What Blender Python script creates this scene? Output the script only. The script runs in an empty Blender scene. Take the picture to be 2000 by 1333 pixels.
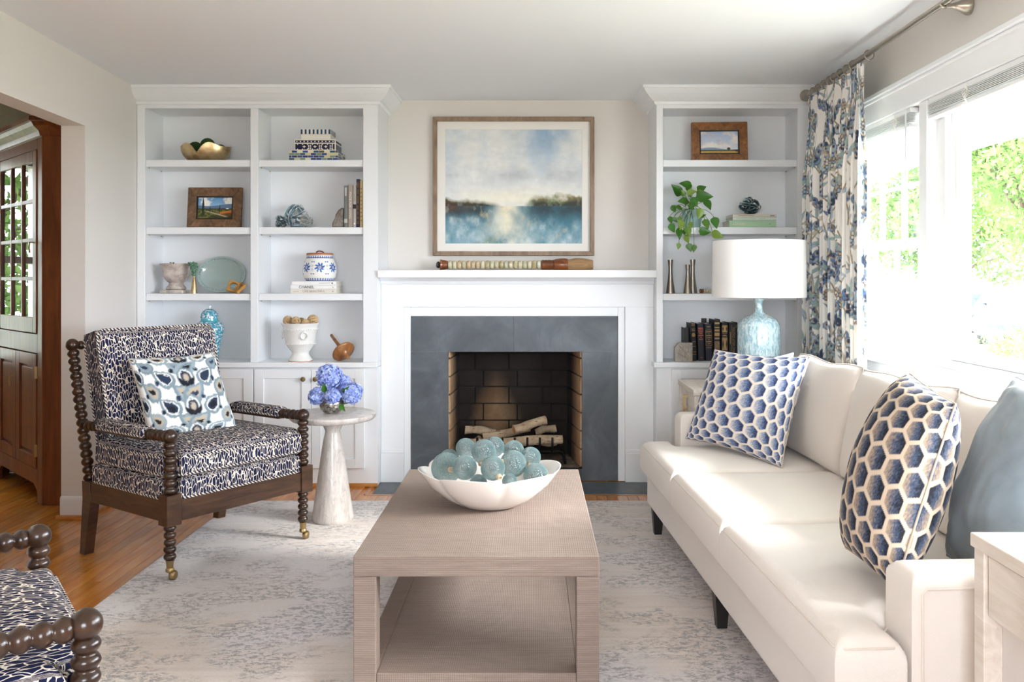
import bpy, bmesh, math, random
import numpy as np
from mathutils import Vector, Matrix, Euler
random.seed(7)
rng = np.random.default_rng(11)
PI = math.pi
sc = bpy.context.scene
COL = sc.collection

# ------------------------------------------------------------------ camera, sky, sun, exposure
F, CX, CY, H = 1700.0, 1040.0, 545.0, 1.29       # focal length (px of a 2000 px wide frame), principal point, eye height
cam = bpy.data.objects.new('camera', bpy.data.cameras.new('camera')); COL.objects.link(cam)
cam.location = (0, 0, H); cam.rotation_euler = (PI/2, 0, 0)
cam.data.sensor_width = 36; cam.data.lens = F*36/2000
cam.data.shift_x = (1000-CX)/2000; cam.data.shift_y = (CY-666.5)/2000
cam.data.clip_start = .05; cam.data.clip_end = 300
sc.camera = cam
sc.view_settings.view_transform = 'Standard'; sc.view_settings.look = 'None'
sc.view_settings.exposure = 1.42; sc.view_settings.gamma = 1.0; sc.view_settings.use_curve_mapping = False

SKY = 11.5
w = bpy.data.worlds.new('sky'); sc.world = w; w.use_nodes = True
bg = w.node_tree.nodes['Background']; bg.inputs[0].default_value = (.87, .908, 1.0, 1); bg.inputs[1].default_value = SKY

def light(name, kind, loc, target, energy, color=(1, 1, 1), **kw):
    l = bpy.data.lights.new(name, kind); l.energy = energy; l.color = color
    for k, v in kw.items(): setattr(l, k, v)
    o = bpy.data.objects.new(name, l); COL.objects.link(o); o.location = loc
    o.rotation_euler = (Vector(target)-Vector(loc)).to_track_quat('-Z', 'Y').to_euler()
    return o
light('sun', 'SUN', (8.0, .6, 4.8), (0.8, 3.0, .45), 7.0, (1, .975, .96), angle=math.radians(16))
for nm, loc, tgt, sx, sy in (('window_daylight_portal', (1.93, 2.9, 1.5), (0, 2.9, 1.5), 4.0, 1.22),
                             ('rear_fill_window_portal', (-.1, -1.62, 1.4), (-.1, 0, 1.4), 1.5, 1.3)):  # second portal serves the added fill window behind the camera
    p = light(nm, 'AREA', loc, tgt, 1.0, shape='RECTANGLE', size=sx, size_y=sy)
    p.data.cycles.is_portal = True
cy = sc.cycles
cy.max_bounces = 10; cy.diffuse_bounces = 6; cy.glossy_bounces = 4; cy.transmission_bounces = 8; cy.transparent_max_bounces = 16
cy.caustics_reflective = False; cy.caustics_refractive = False; cy.sample_clamp_indirect = 8.0

# ------------------------------------------------------------------ helpers
def P(px, py, Y): return Vector(((px-CX)*Y/F, Y, H-(py-CY)*Y/F))
def X(px, Y): return (px-CX)*Y/F
def Zp(py, Y): return H-(py-CY)*Y/F
def lin(c):
    if isinstance(c, str):
        c = [int(c[i:i+2], 16)/255 for i in (0, 2, 4)]
        c = [x/12.92 if x <= .04045 else ((x+.055)/1.055)**2.4 for x in c]
    return (c[0], c[1], c[2], 1.0)
def wm(o): return (wm(o.parent) if o.parent else Matrix()) @ o.matrix_basis
def tag(o, label=None, cat=None, group=None, kind=None):
    for k, v in (('label', label), ('category', cat), ('group', group), ('kind', kind)):
        if v: o[k] = v
    return o
def thing(name, label, cat, loc=(0, 0, 0), rotz=0, group=None):
    o = bpy.data.objects.new(name, None); COL.objects.link(o); o.empty_display_size = .05
    o.location = loc; o.rotation_euler = (0, 0, rotz)
    o.matrix_basis = Matrix.Translation(Vector(loc)) @ Matrix.Rotation(rotz, 4, 'Z')
    return tag(o, label, cat, group)
def add(name, mesh, parent=None, loc=None, mat4=None):
    o = bpy.data.objects.new(name, mesh); COL.objects.link(o); o.parent = parent
    if loc is not None: o.matrix_basis = Matrix.Translation(Vector(loc))
    if mat4 is not None: o.matrix_basis = mat4
    return o
def copy_tree(o, parent=None):
    c = o.copy(); COL.objects.link(c); c.parent = parent
    for ch in list(o.children): copy_tree(ch, c)
    return c
def bevel(o, w=.004, seg=2, ang=40):
    m = o.modifiers.new('bevel', 'BEVEL'); m.width = w; m.segments = seg; m.limit_method = 'ANGLE'; m.angle_limit = math.radians(ang)
    return o
def subsurf(o, n=1):
    m = o.modifiers.new('subsurf', 'SUBSURF'); m.levels = n; m.render_levels = n; return o

class MB:
    def __init__(s): s.v = []; s.f = []; s.mi = []; s.uv = None
    def add(s, vs, fs, mi=0, M=None):
        b = len(s.v)
        s.v += [tuple(M @ Vector(p)) if M is not None else tuple(p) for p in vs]
        s.f += [[i+b for i in f] for f in fs]; s.mi += [mi]*len(fs); return s
    def box(s, x0, x1, y0, y1, z0, z1, mi=0, M=None):
        return s.add([(x, y, z) for z in (z0, z1) for y in (y0, y1) for x in (x0, x1)],
                     [(0, 2, 3, 1), (4, 5, 7, 6), (0, 1, 5, 4), (2, 6, 7, 3), (0, 4, 6, 2), (1, 3, 7, 5)], mi, M)
    def hexa(s, b, t, mi=0):            # bottom quad (ccw), top quad
        return s.add(list(b)+list(t), [(3, 2, 1, 0), (4, 5, 6, 7), (0, 1, 5, 4), (1, 2, 6, 5), (2, 3, 7, 6), (3, 0, 4, 7)], mi)
    def prism(s, poly, h0, h1, axis='z', mi=0, M=None):   # polygon in plane, extruded along axis
        n = len(poly)
        def mk(p, h): return {'z': (p[0], p[1], h), 'y': (p[0], h, p[1]), 'x': (h, p[0], p[1])}[axis]
        vs = [mk(p, h0) for p in poly]+[mk(p, h1) for p in poly]
        fs = [list(range(n))[::-1], list(range(n, 2*n))]+[(i, (i+1) % n, n+(i+1) % n, n+i) for i in range(n)]
        return s.add(vs, fs, mi, M)
    def lathe(s, prof, seg=24, M=None, mi=0, cap=True):
        vs = [(r*math.cos(2*PI*k/seg), r*math.sin(2*PI*k/seg), z) for r, z in prof for k in range(seg)]
        fs = [(i*seg+k, i*seg+(k+1) % seg, (i+1)*seg+(k+1) % seg, (i+1)*seg+k) for i in range(len(prof)-1) for k in range(seg)]
        if cap:
            if prof[0][0] > 1e-6: fs.append(list(range(seg))[::-1])
            if prof[-1][0] > 1e-6: fs.append([(len(prof)-1)*seg+k for k in range(seg)])
        return s.add(vs, fs, mi, M)
    def tube(s, pts, r, seg=8, closed=False, mi=0, cap=True):
        pts = [Vector(p) for p in pts]; n = len(pts)
        rs = r if hasattr(r, '__len__') else [r]*n
        up = None; rings = []
        for i, p in enumerate(pts):
            if closed: t = pts[(i+1) % n]-pts[i-1]
            else: t = pts[min(i+1, n-1)]-pts[max(i-1, 0)]
            t.normalize()
            if up is None:
                up = Vector((0, 0, 1)) if abs(t.z) < .9 else Vector((1, 0, 0))
            up = (up-t*up.dot(t)).normalized(); q = t.cross(up)
            rings.append([p+(up*math.cos(2*PI*k/seg)+q*math.sin(2*PI*k/seg))*rs[i] for k in range(seg)])
        vs = [v for rg in rings for v in rg]; m = n if closed else n-1
        fs = [(i*seg+k, i*seg+(k+1) % seg, ((i+1) % n)*seg+(k+1) % seg, ((i+1) % n)*seg+k) for i in range(m) for k in range(seg)]
        fs = [f[::-1] for f in fs]
        if not closed and cap: fs += [list(range(seg)), [(n-1)*seg+k for k in range(seg)][::-1]]
        return s.add(vs, fs, mi)
    def ball(s, c, r, seg=16, ring=10, sc3=(1, 1, 1), mi=0, M=None):
        T = Matrix.Translation(Vector(c)) @ Matrix.Diagonal((*sc3, 1))
        if M is not None: T = M @ T
        return s.lathe([(r*math.sin(PI*i/ring), -r*math.cos(PI*i/ring)) for i in range(ring+1)], seg, T, mi, cap=False)
    def build(s, name, mats, parent=None, smooth=False, world=False, loc=None, clean=False):
        me = bpy.data.meshes.new(name)
        vs = s.v
        o0 = Matrix.Translation(Vector(loc)) if loc is not None else Matrix()
        if world:
            inv = ((wm(parent) if parent else Matrix()) @ o0).inverted(); vs = [tuple(inv @ Vector(p)) for p in vs]
        me.from_pydata(vs, [], s.f)
        if not isinstance(mats, (list, tuple)): mats = [mats]
        for m in mats: me.materials.append(m)
        if len(mats) > 1: me.polygons.foreach_set('material_index', s.mi)
        if clean:
            b = bmesh.new(); b.from_mesh(me); bmesh.ops.remove_doubles(b, verts=b.verts, dist=1e-6); bmesh.ops.recalc_face_normals(b, faces=b.faces); b.to_mesh(me); b.free()
        if smooth: shade(me, smooth)
        o = add(name, me, parent)
        if loc is not None: o.matrix_basis = o0
        return o
def shade(me, ang=True):
    me.polygons.foreach_set('use_smooth', [True]*len(me.polygons))
    if ang is not True:
        a = math.radians(ang)
        b = bmesh.new(); b.from_mesh(me)
        for e in b.edges: e.smooth = len(e.link_faces) != 2 or e.calc_face_angle(0) < a
        b.to_mesh(me); b.free()
def loc_rot(loc, rx=0, ry=0, rz=0, s=1): return Matrix.Translation(Vector(loc)) @ Euler((rx, ry, rz)).to_matrix().to_4x4() @ Matrix.Scale(s, 4)
def align(a, b):      # matrix putting local z along a->b with origin at a
    a = Vector(a); d = Vector(b)-a
    return Matrix.Translation(a) @ d.to_track_quat('Z', 'Y').to_matrix().to_4x4()
def struct(o): o['kind'] = 'structure'; return o
def bez(p0, p1, p2, p3, n=12):
    p0, p1, p2, p3 = map(Vector, (p0, p1, p2, p3))
    return [p0*(1-t)**3+p1*3*t*(1-t)**2+p2*3*t*t*(1-t)+p3*t**3 for t in [i/(n-1) for i in range(n)]]

# ------------------------------------------------------------------ materials
class NT:
    def __init__(s, name, color=(.8, .8, .8), rough=.5, metal=0, **kw):
        s.m = bpy.data.materials.new(name); s.m.use_nodes = True; s.t = s.m.node_tree
        s.b = s.t.nodes['Principled BSDF']; s.out = s.t.nodes['Material Output']
        s.b.inputs['Base Color'].default_value = lin(color); s.b.inputs['Roughness'].default_value = rough; s.b.inputs['Metallic'].default_value = metal
        for k, v in kw.items(): s.b.inputs[k.replace('_', ' ')].default_value = v
        s._tc = None
    def n(s, typ, ins=None, **props):
        nd = s.t.nodes.new('ShaderNode'+typ)
        for k, v in props.items(): setattr(nd, k, v)
        for k, v in (ins or {}).items():
            i = nd.inputs[k]
            if hasattr(v, 'is_linked') or isinstance(v, bpy.types.NodeSocket): s.t.links.new(v, i)
            else: i.default_value = v
        return nd
    def tc(s, k='Object'):
        if s._tc is None: s._tc = s.t.nodes.new('ShaderNodeTexCoord')
        return s._tc.outputs[k]
    def map(s, scale=(1, 1, 1), rot=(0, 0, 0), loc=(0, 0, 0), src=None):
        return s.n('Mapping', {'Vector': src or s.tc(), 'Scale': scale, 'Rotation': rot, 'Location': loc}).outputs[0]
    def noise(s, vec, scale=5, detail=4, rough=.55, dist=0, out=0):
        return s.n('TexNoise', {'Vector': vec, 'Scale': scale, 'Detail': detail, 'Roughness': rough, 'Distortion': dist}).outputs[out]
    def voro(s, vec, scale=5, feature='F1', out=0, rand=1.0):
        return s.n('TexVoronoi', {'Vector': vec, 'Scale': scale, 'Randomness': rand}, feature=feature).outputs[out]
    def wave(s, vec, scale=5, dist=0, detail=2, dscale=1, typ='BANDS', dirn='X'):
        return s.n('TexWave', {'Vector': vec, 'Scale': scale, 'Distortion': dist, 'Detail': detail, 'Detail Scale': dscale}, wave_type=typ, bands_direction=dirn).outputs['Fac']
    def ramp(s, fac, stops, interp='LINEAR'):
        nd = s.n('ValToRGB', {'Fac': fac}); r = nd.color_ramp; r.interpolation = interp
        while len(r.elements) < len(stops): r.elements.new(.5)
        for e, (p, c) in zip(r.elements, stops): e.position = p; e.color = lin(c) if not isinstance(c, (int, float)) else (c, c, c, 1)
        return nd.outputs[0]
    def mix(s, fac, a, b, mode='MIX'):
        nd = s.n('Mix', {}, data_type='RGBA', blend_type=mode)
        for i, v in ((0, fac), (6, a), (7, b)):
            if isinstance(v, bpy.types.NodeSocket): s.t.links.new(v, nd.inputs[i])
            else: nd.inputs[i].default_value = v if isinstance(v, (int, float)) else lin(v)
        return nd.outputs[2]
    def math(s, op, a, b=0.0, clamp=False):
        nd = s.n('Math', {}, operation=op, use_clamp=clamp)
        for i, v in ((0, a), (1, b)):
            if isinstance(v, bpy.types.NodeSocket): s.t.links.new(v, nd.inputs[i])
            else: nd.inputs[i].default_value = v
        return nd.outputs[0]
    def col(s, sock): s.t.links.new(sock, s.b.inputs['Base Color']); return s
    def set(s, k, sock): s.t.links.new(sock, s.b.inputs[k]); return s
    def bump(s, h, strength=.3, dist=.002):
        nd = s.n('Bump', {'Height': h, 'Strength': strength, 'Distance': dist}); s.t.links.new(nd.outputs[0], s.b.inputs['Normal']); return s
    def attr(s, name='Col'): return s.n('VertexColor', {}, layer_name=name).outputs[0]
    def rand(s): return s.n('ObjectInfo').outputs['Random']
MT = {}
def simple(key, color, rough=.5, metal=0, **kw): MT[key] = NT(key, color, rough, metal, **kw).m; return MT[key]
def vcol(key, rough=.8, bumpy=0, **kw):
    t = NT(key, (1, 1, 1), rough, **kw); t.col(t.attr())
    if bumpy: t.bump(t.noise(t.map(), 900, 2), bumpy, .001)
    MT[key] = t.m; return t.m
# plain paints, metals
simple('trim_white', 'EEF0F2', .38); simple('ceiling', 'F1F3F6', .9); simple('case_white', 'EAECEE', .42)
simple('wall_paint', 'DFDAD4', .85); simple('dining_paint', 'A9AB9C', .85)
simple('brass', (.62, .45, .2), .3, 1); simple('antique_brass', (.42, .30, .14), .35, 1); simple('nickel', (.42, .38, .32), .32, 1)
simple('iron', (.012, .012, .013), .55, .3); simple('black_wood', (.015, .012, .012), .4); simple('grout', 'CFCDCA', .9)
simple('page', 'E6E0D2', .8); simple('rope', 'B9A68A', .9); simple('cord_white', 'F0EEEA', .7); simple('shade_white', 'F7F6F3', .85)
simple('rubber', (.01, .01, .01), .6); simple('print_black', (.02, .02, .022), .6); simple('print_gold', '94733F', .45, .3)
simple('print_grey', '9A958C', .6); simple('print_red', 'C2573B', .5); simple('leaf_stem', '5C7A2C', .6); simple('soil', (.03, .02, .015), .95)
simple('green_stem', '4E7A32', .6); simple('car_paint', '5E646C', .25, 0, Coat_Weight=.6); simple('car_dark', (.03, .035, .045), .15)
simple('car_silver', 'B9C0C8', .3, .4); simple('asphalt', 'CFCBC4', .95)

def m_slate():
    t = NT('slate', (.1, .11, .12), .42); a = t.noise(t.map((1, 1, 1)), 3.2, 8, .62, .8); b = t.noise(t.map((60, 60, 6)), 2, 3, .6)
    c = t.ramp(a, [(.3, '3F454B'), (.52, '565D64'), (.68, '6A7178'), (.8, '80868C')]); c = t.mix(t.math('MULTIPLY', b, .35), c, '3C4248')
    t.col(c); t.bump(a, .12, .002); MT['slate'] = t.m
m_slate()
def m_wood(key, cols, rough=.35, scale=(14, 14, 1.2), rnd=False, coat=0.0, bump=.08, amp=1.0):
    t = NT(key, cols[0], rough, 0, Coat_Weight=coat, Coat_Roughness=.18)
    v = t.map(scale)
    if rnd:
        r = t.rand(); off = t.n('CombineXYZ', {'X': t.math('MULTIPLY', r, 37), 'Y': t.math('MULTIPLY', r, 91), 'Z': t.math('MULTIPLY', r, 13)}).outputs[0]
        v = t.n('VectorMath', {0: v, 1: off}, operation='ADD').outputs[0]
    g = t.noise(v, 1.3, 6, .6, 1.2); f = t.noise(v, 9, 3, .7)
    c = t.ramp(g, [(.28, cols[0]), (.5, cols[1]), (.72, cols[2])]); c = t.mix(t.math('MULTIPLY', f, .25*amp), c, cols[0])
    if rnd:
        c = t.mix(1.0, c, t.ramp(t.rand(), [(0, (.80, .77, .72)), (.5, (1, 1, 1)), (1, (1.15, 1.12, 1.06))]), 'MULTIPLY')
    t.col(c); t.bump(f, bump, .001); MT[key] = t.m
m_wood('floor_oak', ['A8601F', 'C67E30', 'D99A4A'], .22, (16, 1.3, 16), True, .35, .05)
m_wood('oak_trim', ['B06E30', 'CC8A48', 'DB9E5C'], .35, (2, 16, 16))
m_wood('walnut', ['1D110A', '352013', '4C3220'], .28, (6, 6, 14), False, .25, .05)
m_wood('walnut_rail', ['2E1D13', '493020', '60432E'], .36, (3, 3, 20), False, .15, .05)
m_wood('cherry', ['54290F', '743F1E', '8E5429'], .38, (10, 10, 1.2), False, .15)
m_wood('frame_oak', ['6E5743', '8E755E', 'A58C74'], .5, (12, 12, 3))
m_wood('carved_frame', ['5A3415', '8A5523', 'A97236'], .42, (20, 20, 20), False, .2, .6)
m_wood('burl_frame', ['4A3420', '74543A', '957252'], .5, (18, 18, 18), False, 0, .4)
m_wood('honey_wood', ['94622A', 'B98642', 'CF9F58'], .35, (8, 8, 20), False, .2)
m_wood('top_wood', ['6C3F1E', '9A6434', 'B88350'], .3, (10, 10, 6), False, .3)
m_wood('washed_oak', ['CFC3B6', 'DED4C8', 'EAE2D8'], .55, (22, 2, 22), False, 0, .15, .6)
m_wood('brush_wood', ['4E250F', '7E431D', '9E5C2C'], .3, (8, 8, 20), False, .4)

def m_brick():
    t = NT('firebrick', (.3, .2, .15), .95); pos = t.n('NewGeometry').outputs['Position']
    xyz = t.n('SeparateXYZ', {'Vector': pos}).outputs
    n1 = t.noise(pos, 7, 5, .6); n2 = t.noise(pos, 40, 3, .6)
    clean = t.ramp(n1, [(.3, 'B98A60'), (.55, 'D6B289'), (.75, 'E6CDAC')])
    clean = t.mix(t.math('MULTIPLY', n2, .5), clean, '8A6244')
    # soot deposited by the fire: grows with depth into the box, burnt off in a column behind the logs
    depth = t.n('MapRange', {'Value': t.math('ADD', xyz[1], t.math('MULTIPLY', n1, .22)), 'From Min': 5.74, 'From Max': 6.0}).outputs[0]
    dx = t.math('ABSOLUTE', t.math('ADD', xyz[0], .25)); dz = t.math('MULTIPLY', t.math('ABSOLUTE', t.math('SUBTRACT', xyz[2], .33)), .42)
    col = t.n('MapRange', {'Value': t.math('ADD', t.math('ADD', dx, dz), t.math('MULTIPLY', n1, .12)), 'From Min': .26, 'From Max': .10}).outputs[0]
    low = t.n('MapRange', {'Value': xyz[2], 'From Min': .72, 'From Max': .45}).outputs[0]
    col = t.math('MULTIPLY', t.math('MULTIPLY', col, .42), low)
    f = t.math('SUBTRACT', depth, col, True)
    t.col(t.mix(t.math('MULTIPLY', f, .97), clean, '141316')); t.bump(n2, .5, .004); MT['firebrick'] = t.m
m_brick()
def m_mortar():
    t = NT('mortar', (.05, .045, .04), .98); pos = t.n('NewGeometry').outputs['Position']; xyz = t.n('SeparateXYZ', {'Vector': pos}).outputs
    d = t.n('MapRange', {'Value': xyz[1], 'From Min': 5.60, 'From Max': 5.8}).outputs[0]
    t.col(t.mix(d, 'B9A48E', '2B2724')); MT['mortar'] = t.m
m_mortar()
def m_ash():
    t = NT('hearth_ash', (.2, .18, .16), .98); n = t.noise(t.map(), 9, 6, .65); t.col(t.ramp(n, [(.3, '4E463E'), (.55, '857A6E'), (.75, 'A79C90')])); MT['hearth_ash'] = t.m
m_ash()
def m_birch():
    t = NT('birch_bark', (.6, .5, .4), .85); v = t.map((10, 10, 10))
    n = t.noise(v, 1.2, 5, .6); s = t.noise(t.map((30, 30, 160)), 1, 3, .6)
    c = t.ramp(n, [(.3, 'A88F74'), (.55, 'CDB89C'), (.75, 'E0D0B8')]); c = t.mix(t.ramp(s, [(.6, 0.0), (.68, 1.0)]), c, '5B4636')
    t.col(c); t.bump(s, .3, .003); MT['birch_bark'] = t.m
m_birch(); simple('log_end', 'C79468', .8)

def m_linen(key, c1, c2, sc=900, b=.25):
    t = NT(key, c1, .92, 0, Sheen_Weight=.25, Sheen_Roughness=.5); tw = t.wave(t.map((1, 1, 1), (.6, .7, .5)), sc/6.28, .8, 1, 2); n = t.noise(t.map(), 500, 2)
    c = t.mix(t.math('MULTIPLY', t.math('ADD', tw, n), .5), c1, c2); t.col(c); t.bump(t.math('ADD', tw, n), b, .0012); MT[key] = t.m
m_linen('sofa_linen', 'EDE6DF', 'D9CFC7'); m_linen('welt_linen', 'E6DDD4', 'D0C4B9')
m_linen('mat_board', 'F3F1EC', 'EFECE6', 400, .05)
def m_velvet():
    t = NT('blue_velvet', '8FA3B0', .85, 0, Sheen_Weight=.25, Sheen_Roughness=.35); n = t.noise(t.map(), 4, 4, .6, .5)
    t.col(t.ramp(n, [(.3, '747F88'), (.7, '8E989F')])); t.bump(t.noise(t.map(), 14, 3), .25, .01); MT['blue_velvet'] = t.m
m_velvet()
def m_pale_pillow():
    t = NT('pale_blue_fabric', 'DDE6EF', .9); n = t.wave(t.map(), 60, 4, 2, 2); t.col(t.mix(n, 'CBD8E6', 'EEF2F6')); MT['pale_blue_fabric'] = t.m
m_pale_pillow()
def m_raffia():
    t = NT('raffia', 'BFA88F', .75); v = t.map()
    a = t.wave(v, 48, .9, 1, 3, dirn='X'); b = t.wave(v, 48, .9, 1, 3, dirn='Y'); c = t.wave(v, 48, .9, 1, 3, dirn='Z')
    h = t.math('ADD', t.math('MULTIPLY', a, b), t.math('MULTIPLY', c, .5)); n = t.noise(t.map((3, 40, 40)), 3, 4, .6); n2 = t.noise(v, 250, 2)
    col = t.mix(t.ramp(n, [(.35, 0.0), (.7, 1.0)]), '8E7D73', 'A29288'); col = t.mix(t.math('MULTIPLY', t.math('SUBTRACT', 1.0, h), .45), col, '5F5048'); col = t.mix(t.math('MULTIPLY', n2, .3), col, '77665C')
    t.col(col); t.bump(h, .35, .0015); MT['raffia'] = t.m
m_raffia()
def m_marble(key, c, vein, sc=(6, 6, 2.0), rough=.25, amt=.6):
    t = NT(key, c[0], rough); v = t.map(sc, (.25, .15, 0)); a = t.noise(v, 2.2, 7, .65, 1.5); b = t.noise(v, 5, 8, .7, 2.5)
    col = t.ramp(a, [(.3, c[0]), (.5, c[1]), (.7, c[2])]); col = t.mix(t.ramp(b, [(.54, 0.0), (.6, amt), (.64, 0.0)]), col, vein); t.col(col); MT[key] = t.m
m_marble('grey_marble', ['B7ADA6', 'CFC7C0', 'DDD7D1'], '6E6663', (7, 7, 1.6), .22, .35)
m_marble('bookend_stone', ['7E776E', 'A9A298', 'BFB9B0'], '5B534A', (18, 18, 8), .35)
m_marble('agate', ['4E4640', '756A62', '9C938B'], 'B9B2AB', (14, 14, 3), .25)
def m_rug():
    t = NT('rug_pile', 'C9C4BC', .97, 0, Sheen_Weight=.2)
    st = t.map((2.0, 3.0, 1)); fine = t.map((90, 170, 1)); med = t.map((30, 50, 1))
    big = t.noise(t.map(), 1.1, 3, .5, .3); a = t.noise(st, 1.25, 5, .62, .5); b = t.noise(med, 1.0, 6, .75, .8); f = t.noise(fine, 1, 3, .65); band = t.noise(t.map((.8, 30, 1)), 1, 4, .65)
    base = t.ramp(band, [(.3, 'CFC2B8'), (.5, 'DCD0C8'), (.7, 'E6DCD6')]); base = t.mix(t.ramp(big, [(.42, 0.0), (.6, .8)]), base, 'DBD8DF')
    k = t.math('MULTIPLY', t.ramp(a, [(.43, 0.0), (.53, 1.0)]), t.ramp(b, [(.49, 0.0), (.54, 1.0)])); k = t.math('MULTIPLY', k, t.ramp(f, [(.38, .25), (.5, 1.0)]))
    k3 = t.math('MULTIPLY', t.ramp(a, [(.62, 0.0), (.36, 1.0)]), t.ramp(b, [(.60, 0.0), (.66, .7)]))
    col = t.mix(t.math('MULTIPLY', k, .8), base, '7B7C85'); col = t.mix(k3, col, '94959D'); col = t.mix(t.ramp(b, [(.30, .8), (.40, 0.0)]), col, 'F0EEEB')
    col = t.mix(t.math('MULTIPLY', t.ramp(f, [(.35, 0.0), (.7, 1.0)]), .25), col, 'A8A096'); t.col(col); t.bump(f, .4, .002); MT['rug_pile'] = t.m
m_rug()
def m_animal():
    t = NT('animal_print', (.1, .1, .2), .9, 0, Specular_IOR_Level=.2)
    nz = t.math('ABSOLUTE', t.n('SeparateXYZ', {'Vector': t.tc('Normal')}).outputs[2]); top = t.ramp(nz, [(.55, 0.0), (.7, 1.0)])
    ob = t.tc(); wob = t.n('VectorMath', {0: ob, 1: t.n('VectorMath', {0: t.noise(ob, 30, 2, .5, 0, 1), 'Scale': .013}, operation='SCALE').outputs[0]}, operation='ADD').outputs[0]
    v1 = t.n('Mapping', {'Vector': wob, 'Scale': (86, 86, 27)}).outputs[0]; v2 = t.n('Mapping', {'Vector': wob, 'Scale': (86, 27, 86)}).outputs[0]
    v = t.n('Mix', {0: top, 4: v1, 5: v2}, data_type='VECTOR').outputs[1]
    d = t.voro(v, 1.0, 'DISTANCE_TO_EDGE', 0, .9); k = t.ramp(d, [(.038, 0.0), (.075, 1.0)])
    nv = t.mix(t.noise(ob, 6, 2), '12152C', '20274A'); t.col(t.mix(k, 'E6DACB', nv)); t.bump(k, .3, .001); MT['animal_print'] = t.m
m_animal()
def m_piping():
    t = NT('striped_piping', (.1, .1, .2), .85); k = t.ramp(t.wave(t.map((1, 1, 1), (.5, .6, .8)), 30, 2, 1, 2), [(.45, 0.0), (.55, 1.0)]); t.col(t.mix(k, '171B38', 'DCCFBE')); MT['striped_piping'] = t.m
m_piping()

def glass_thin(key, tint=(1, 1, 1), gloss=.08, rough=0.0):
    t = NT(key); tr = t.n('BsdfTransparent', {'Color': lin(tint)}); gl = t.n('BsdfGlossy', {'Color': (1, 1, 1, 1), 'Roughness': rough})
    mx = t.n('MixShader', {0: gloss, 1: tr.outputs[0], 2: gl.outputs[0]}); t.t.links.new(mx.outputs[0], t.out.inputs[0]); MT[key] = t.m
glass_thin('window_glass', (.97, .985, .98), .06); glass_thin('cabinet_glass', (.6, .6, .58), .25)
def m_float():
    t = NT('aqua_glass', (.5, .8, .8), .12, 0); t.b.inputs['Transmission Weight'].default_value = .0
    lw = t.n('LayerWeight', {'Blend': .38}).outputs['Facing']; h = t.math('ADD', t.noise(t.map(), 11, 3, .6, .3), t.voro(t.map(), 9))
    bp = t.n('Bump', {'Height': h, 'Strength': .9, 'Distance': .01}).outputs[0]
    gl = t.n('BsdfGlossy', {'Color': (1, 1, 1, 1), 'Roughness': .12, 'Normal': bp}); tr = t.n('BsdfTransparent', {'Color': lin('EDF9F9')})
    tl = t.n('BsdfTranslucent', {'Color': lin('BDF2F4'), 'Normal': bp}); df = t.n('BsdfDiffuse', {'Color': lin('B0E6EA'), 'Normal': bp})
    body = t.n('MixShader', {0: .5, 1: tl.outputs[0], 2: df.outputs[0]}); m1 = t.n('MixShader', {0: t.ramp(lw, [(.0, .32), (.55, .55), (1, .95)]), 1: tr.outputs[0], 2: body.outputs[0]})
    m2 = t.n('MixShader', {0: t.n('Fresnel', {'IOR': 1.9, 'Normal': bp}).outputs[0], 1: m1.outputs[0], 2: gl.outputs[0]}); t.t.links.new(m2.outputs[0], t.out.inputs[0]); MT['aqua_glass'] = t.m
m_float()
def m_rope_glass(key, c, tr):
    t = NT(key, c, .06, 0); t.b.inputs['Transmission Weight'].default_value = tr; t.b.inputs['IOR'].default_value = 1.45; MT[key] = t.m
m_rope_glass('glass_teal', '1F4A52', .55); m_rope_glass('glass_blue', '8FB3C0', .85); m_rope_glass('glass_clear', 'D9DEDD', .9)
def m_plate():
    t = NT('celadon_glass', 'BFD3CE', .12, 0, Transmission_Weight=.25); n = t.noise(t.map(), 60, 2); t.bump(n, .15, .002); t.col(t.mix(t.noise(t.map(), 3, 2), 'B3CBC8', 'C9D9D3')); MT['celadon_glass'] = t.m
m_plate()
def m_ceramic(key, base, dark, scale, lo=.45, hi=.55, rough=.15, stretch=(1, 1, 1), third=None):
    t = NT(key, base, rough, 0, Coat_Weight=.4, Coat_Roughness=.08); v = t.map(stretch); a = t.noise(v, scale, 4, .6, .6); k = t.ramp(a, [(lo, 0.0), (hi, 1.0)]); c = t.mix(k, base, dark)
    if third: c = t.mix(t.ramp(t.noise(v, scale*2.3, 3, .6), [(.56, 0.0), (.62, 1.0)]), c, third)
    t.col(c); MT[key] = t.m
m_ceramic('lamp_glaze', '8FB5C3', 'C9DCDF', 60, .42, .6, .12, (1, 1, .35), 'E6ECE6'); m_ceramic('ginger_glaze', 'E4F0F0', '3F9DB4', 75, .44, .5, .15, (1, 1, 1), '3E7FA8'); simple('turquoise_glaze', '4FB0BC', .15, 0, Coat_Weight=.4)
simple('white_glaze', 'EEEDE9', .14, 0, Coat_Weight=.5); simple('bowl_porcelain', 'F4EFE9', .16, 0, Coat_Weight=.5); simple('terracotta', 'B9764E', .8); simple('aqua_pot', 'A9C9CC', .35)
def m_stone():
    t = NT('weathered_stone', 'A99B92', .95); v = t.map(); n = t.noise(v, 16, 6, .65); p = t.voro(v, 90); k = t.math('MULTIPLY', t.ramp(p, [(.14, 1.0), (.24, 0.0)]), t.ramp(t.noise(v, 22, 3), [(.48, 0.0), (.55, 1.0)]))
    c = t.ramp(n, [(.3, '94877F'), (.5, 'BDB1A8'), (.7, 'D3CAC2')]); t.col(t.mix(k, c, '2E2723')); t.bump(t.math('SUBTRACT', n, k), .6, .004); MT['weathered_stone'] = t.m
m_stone()
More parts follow.
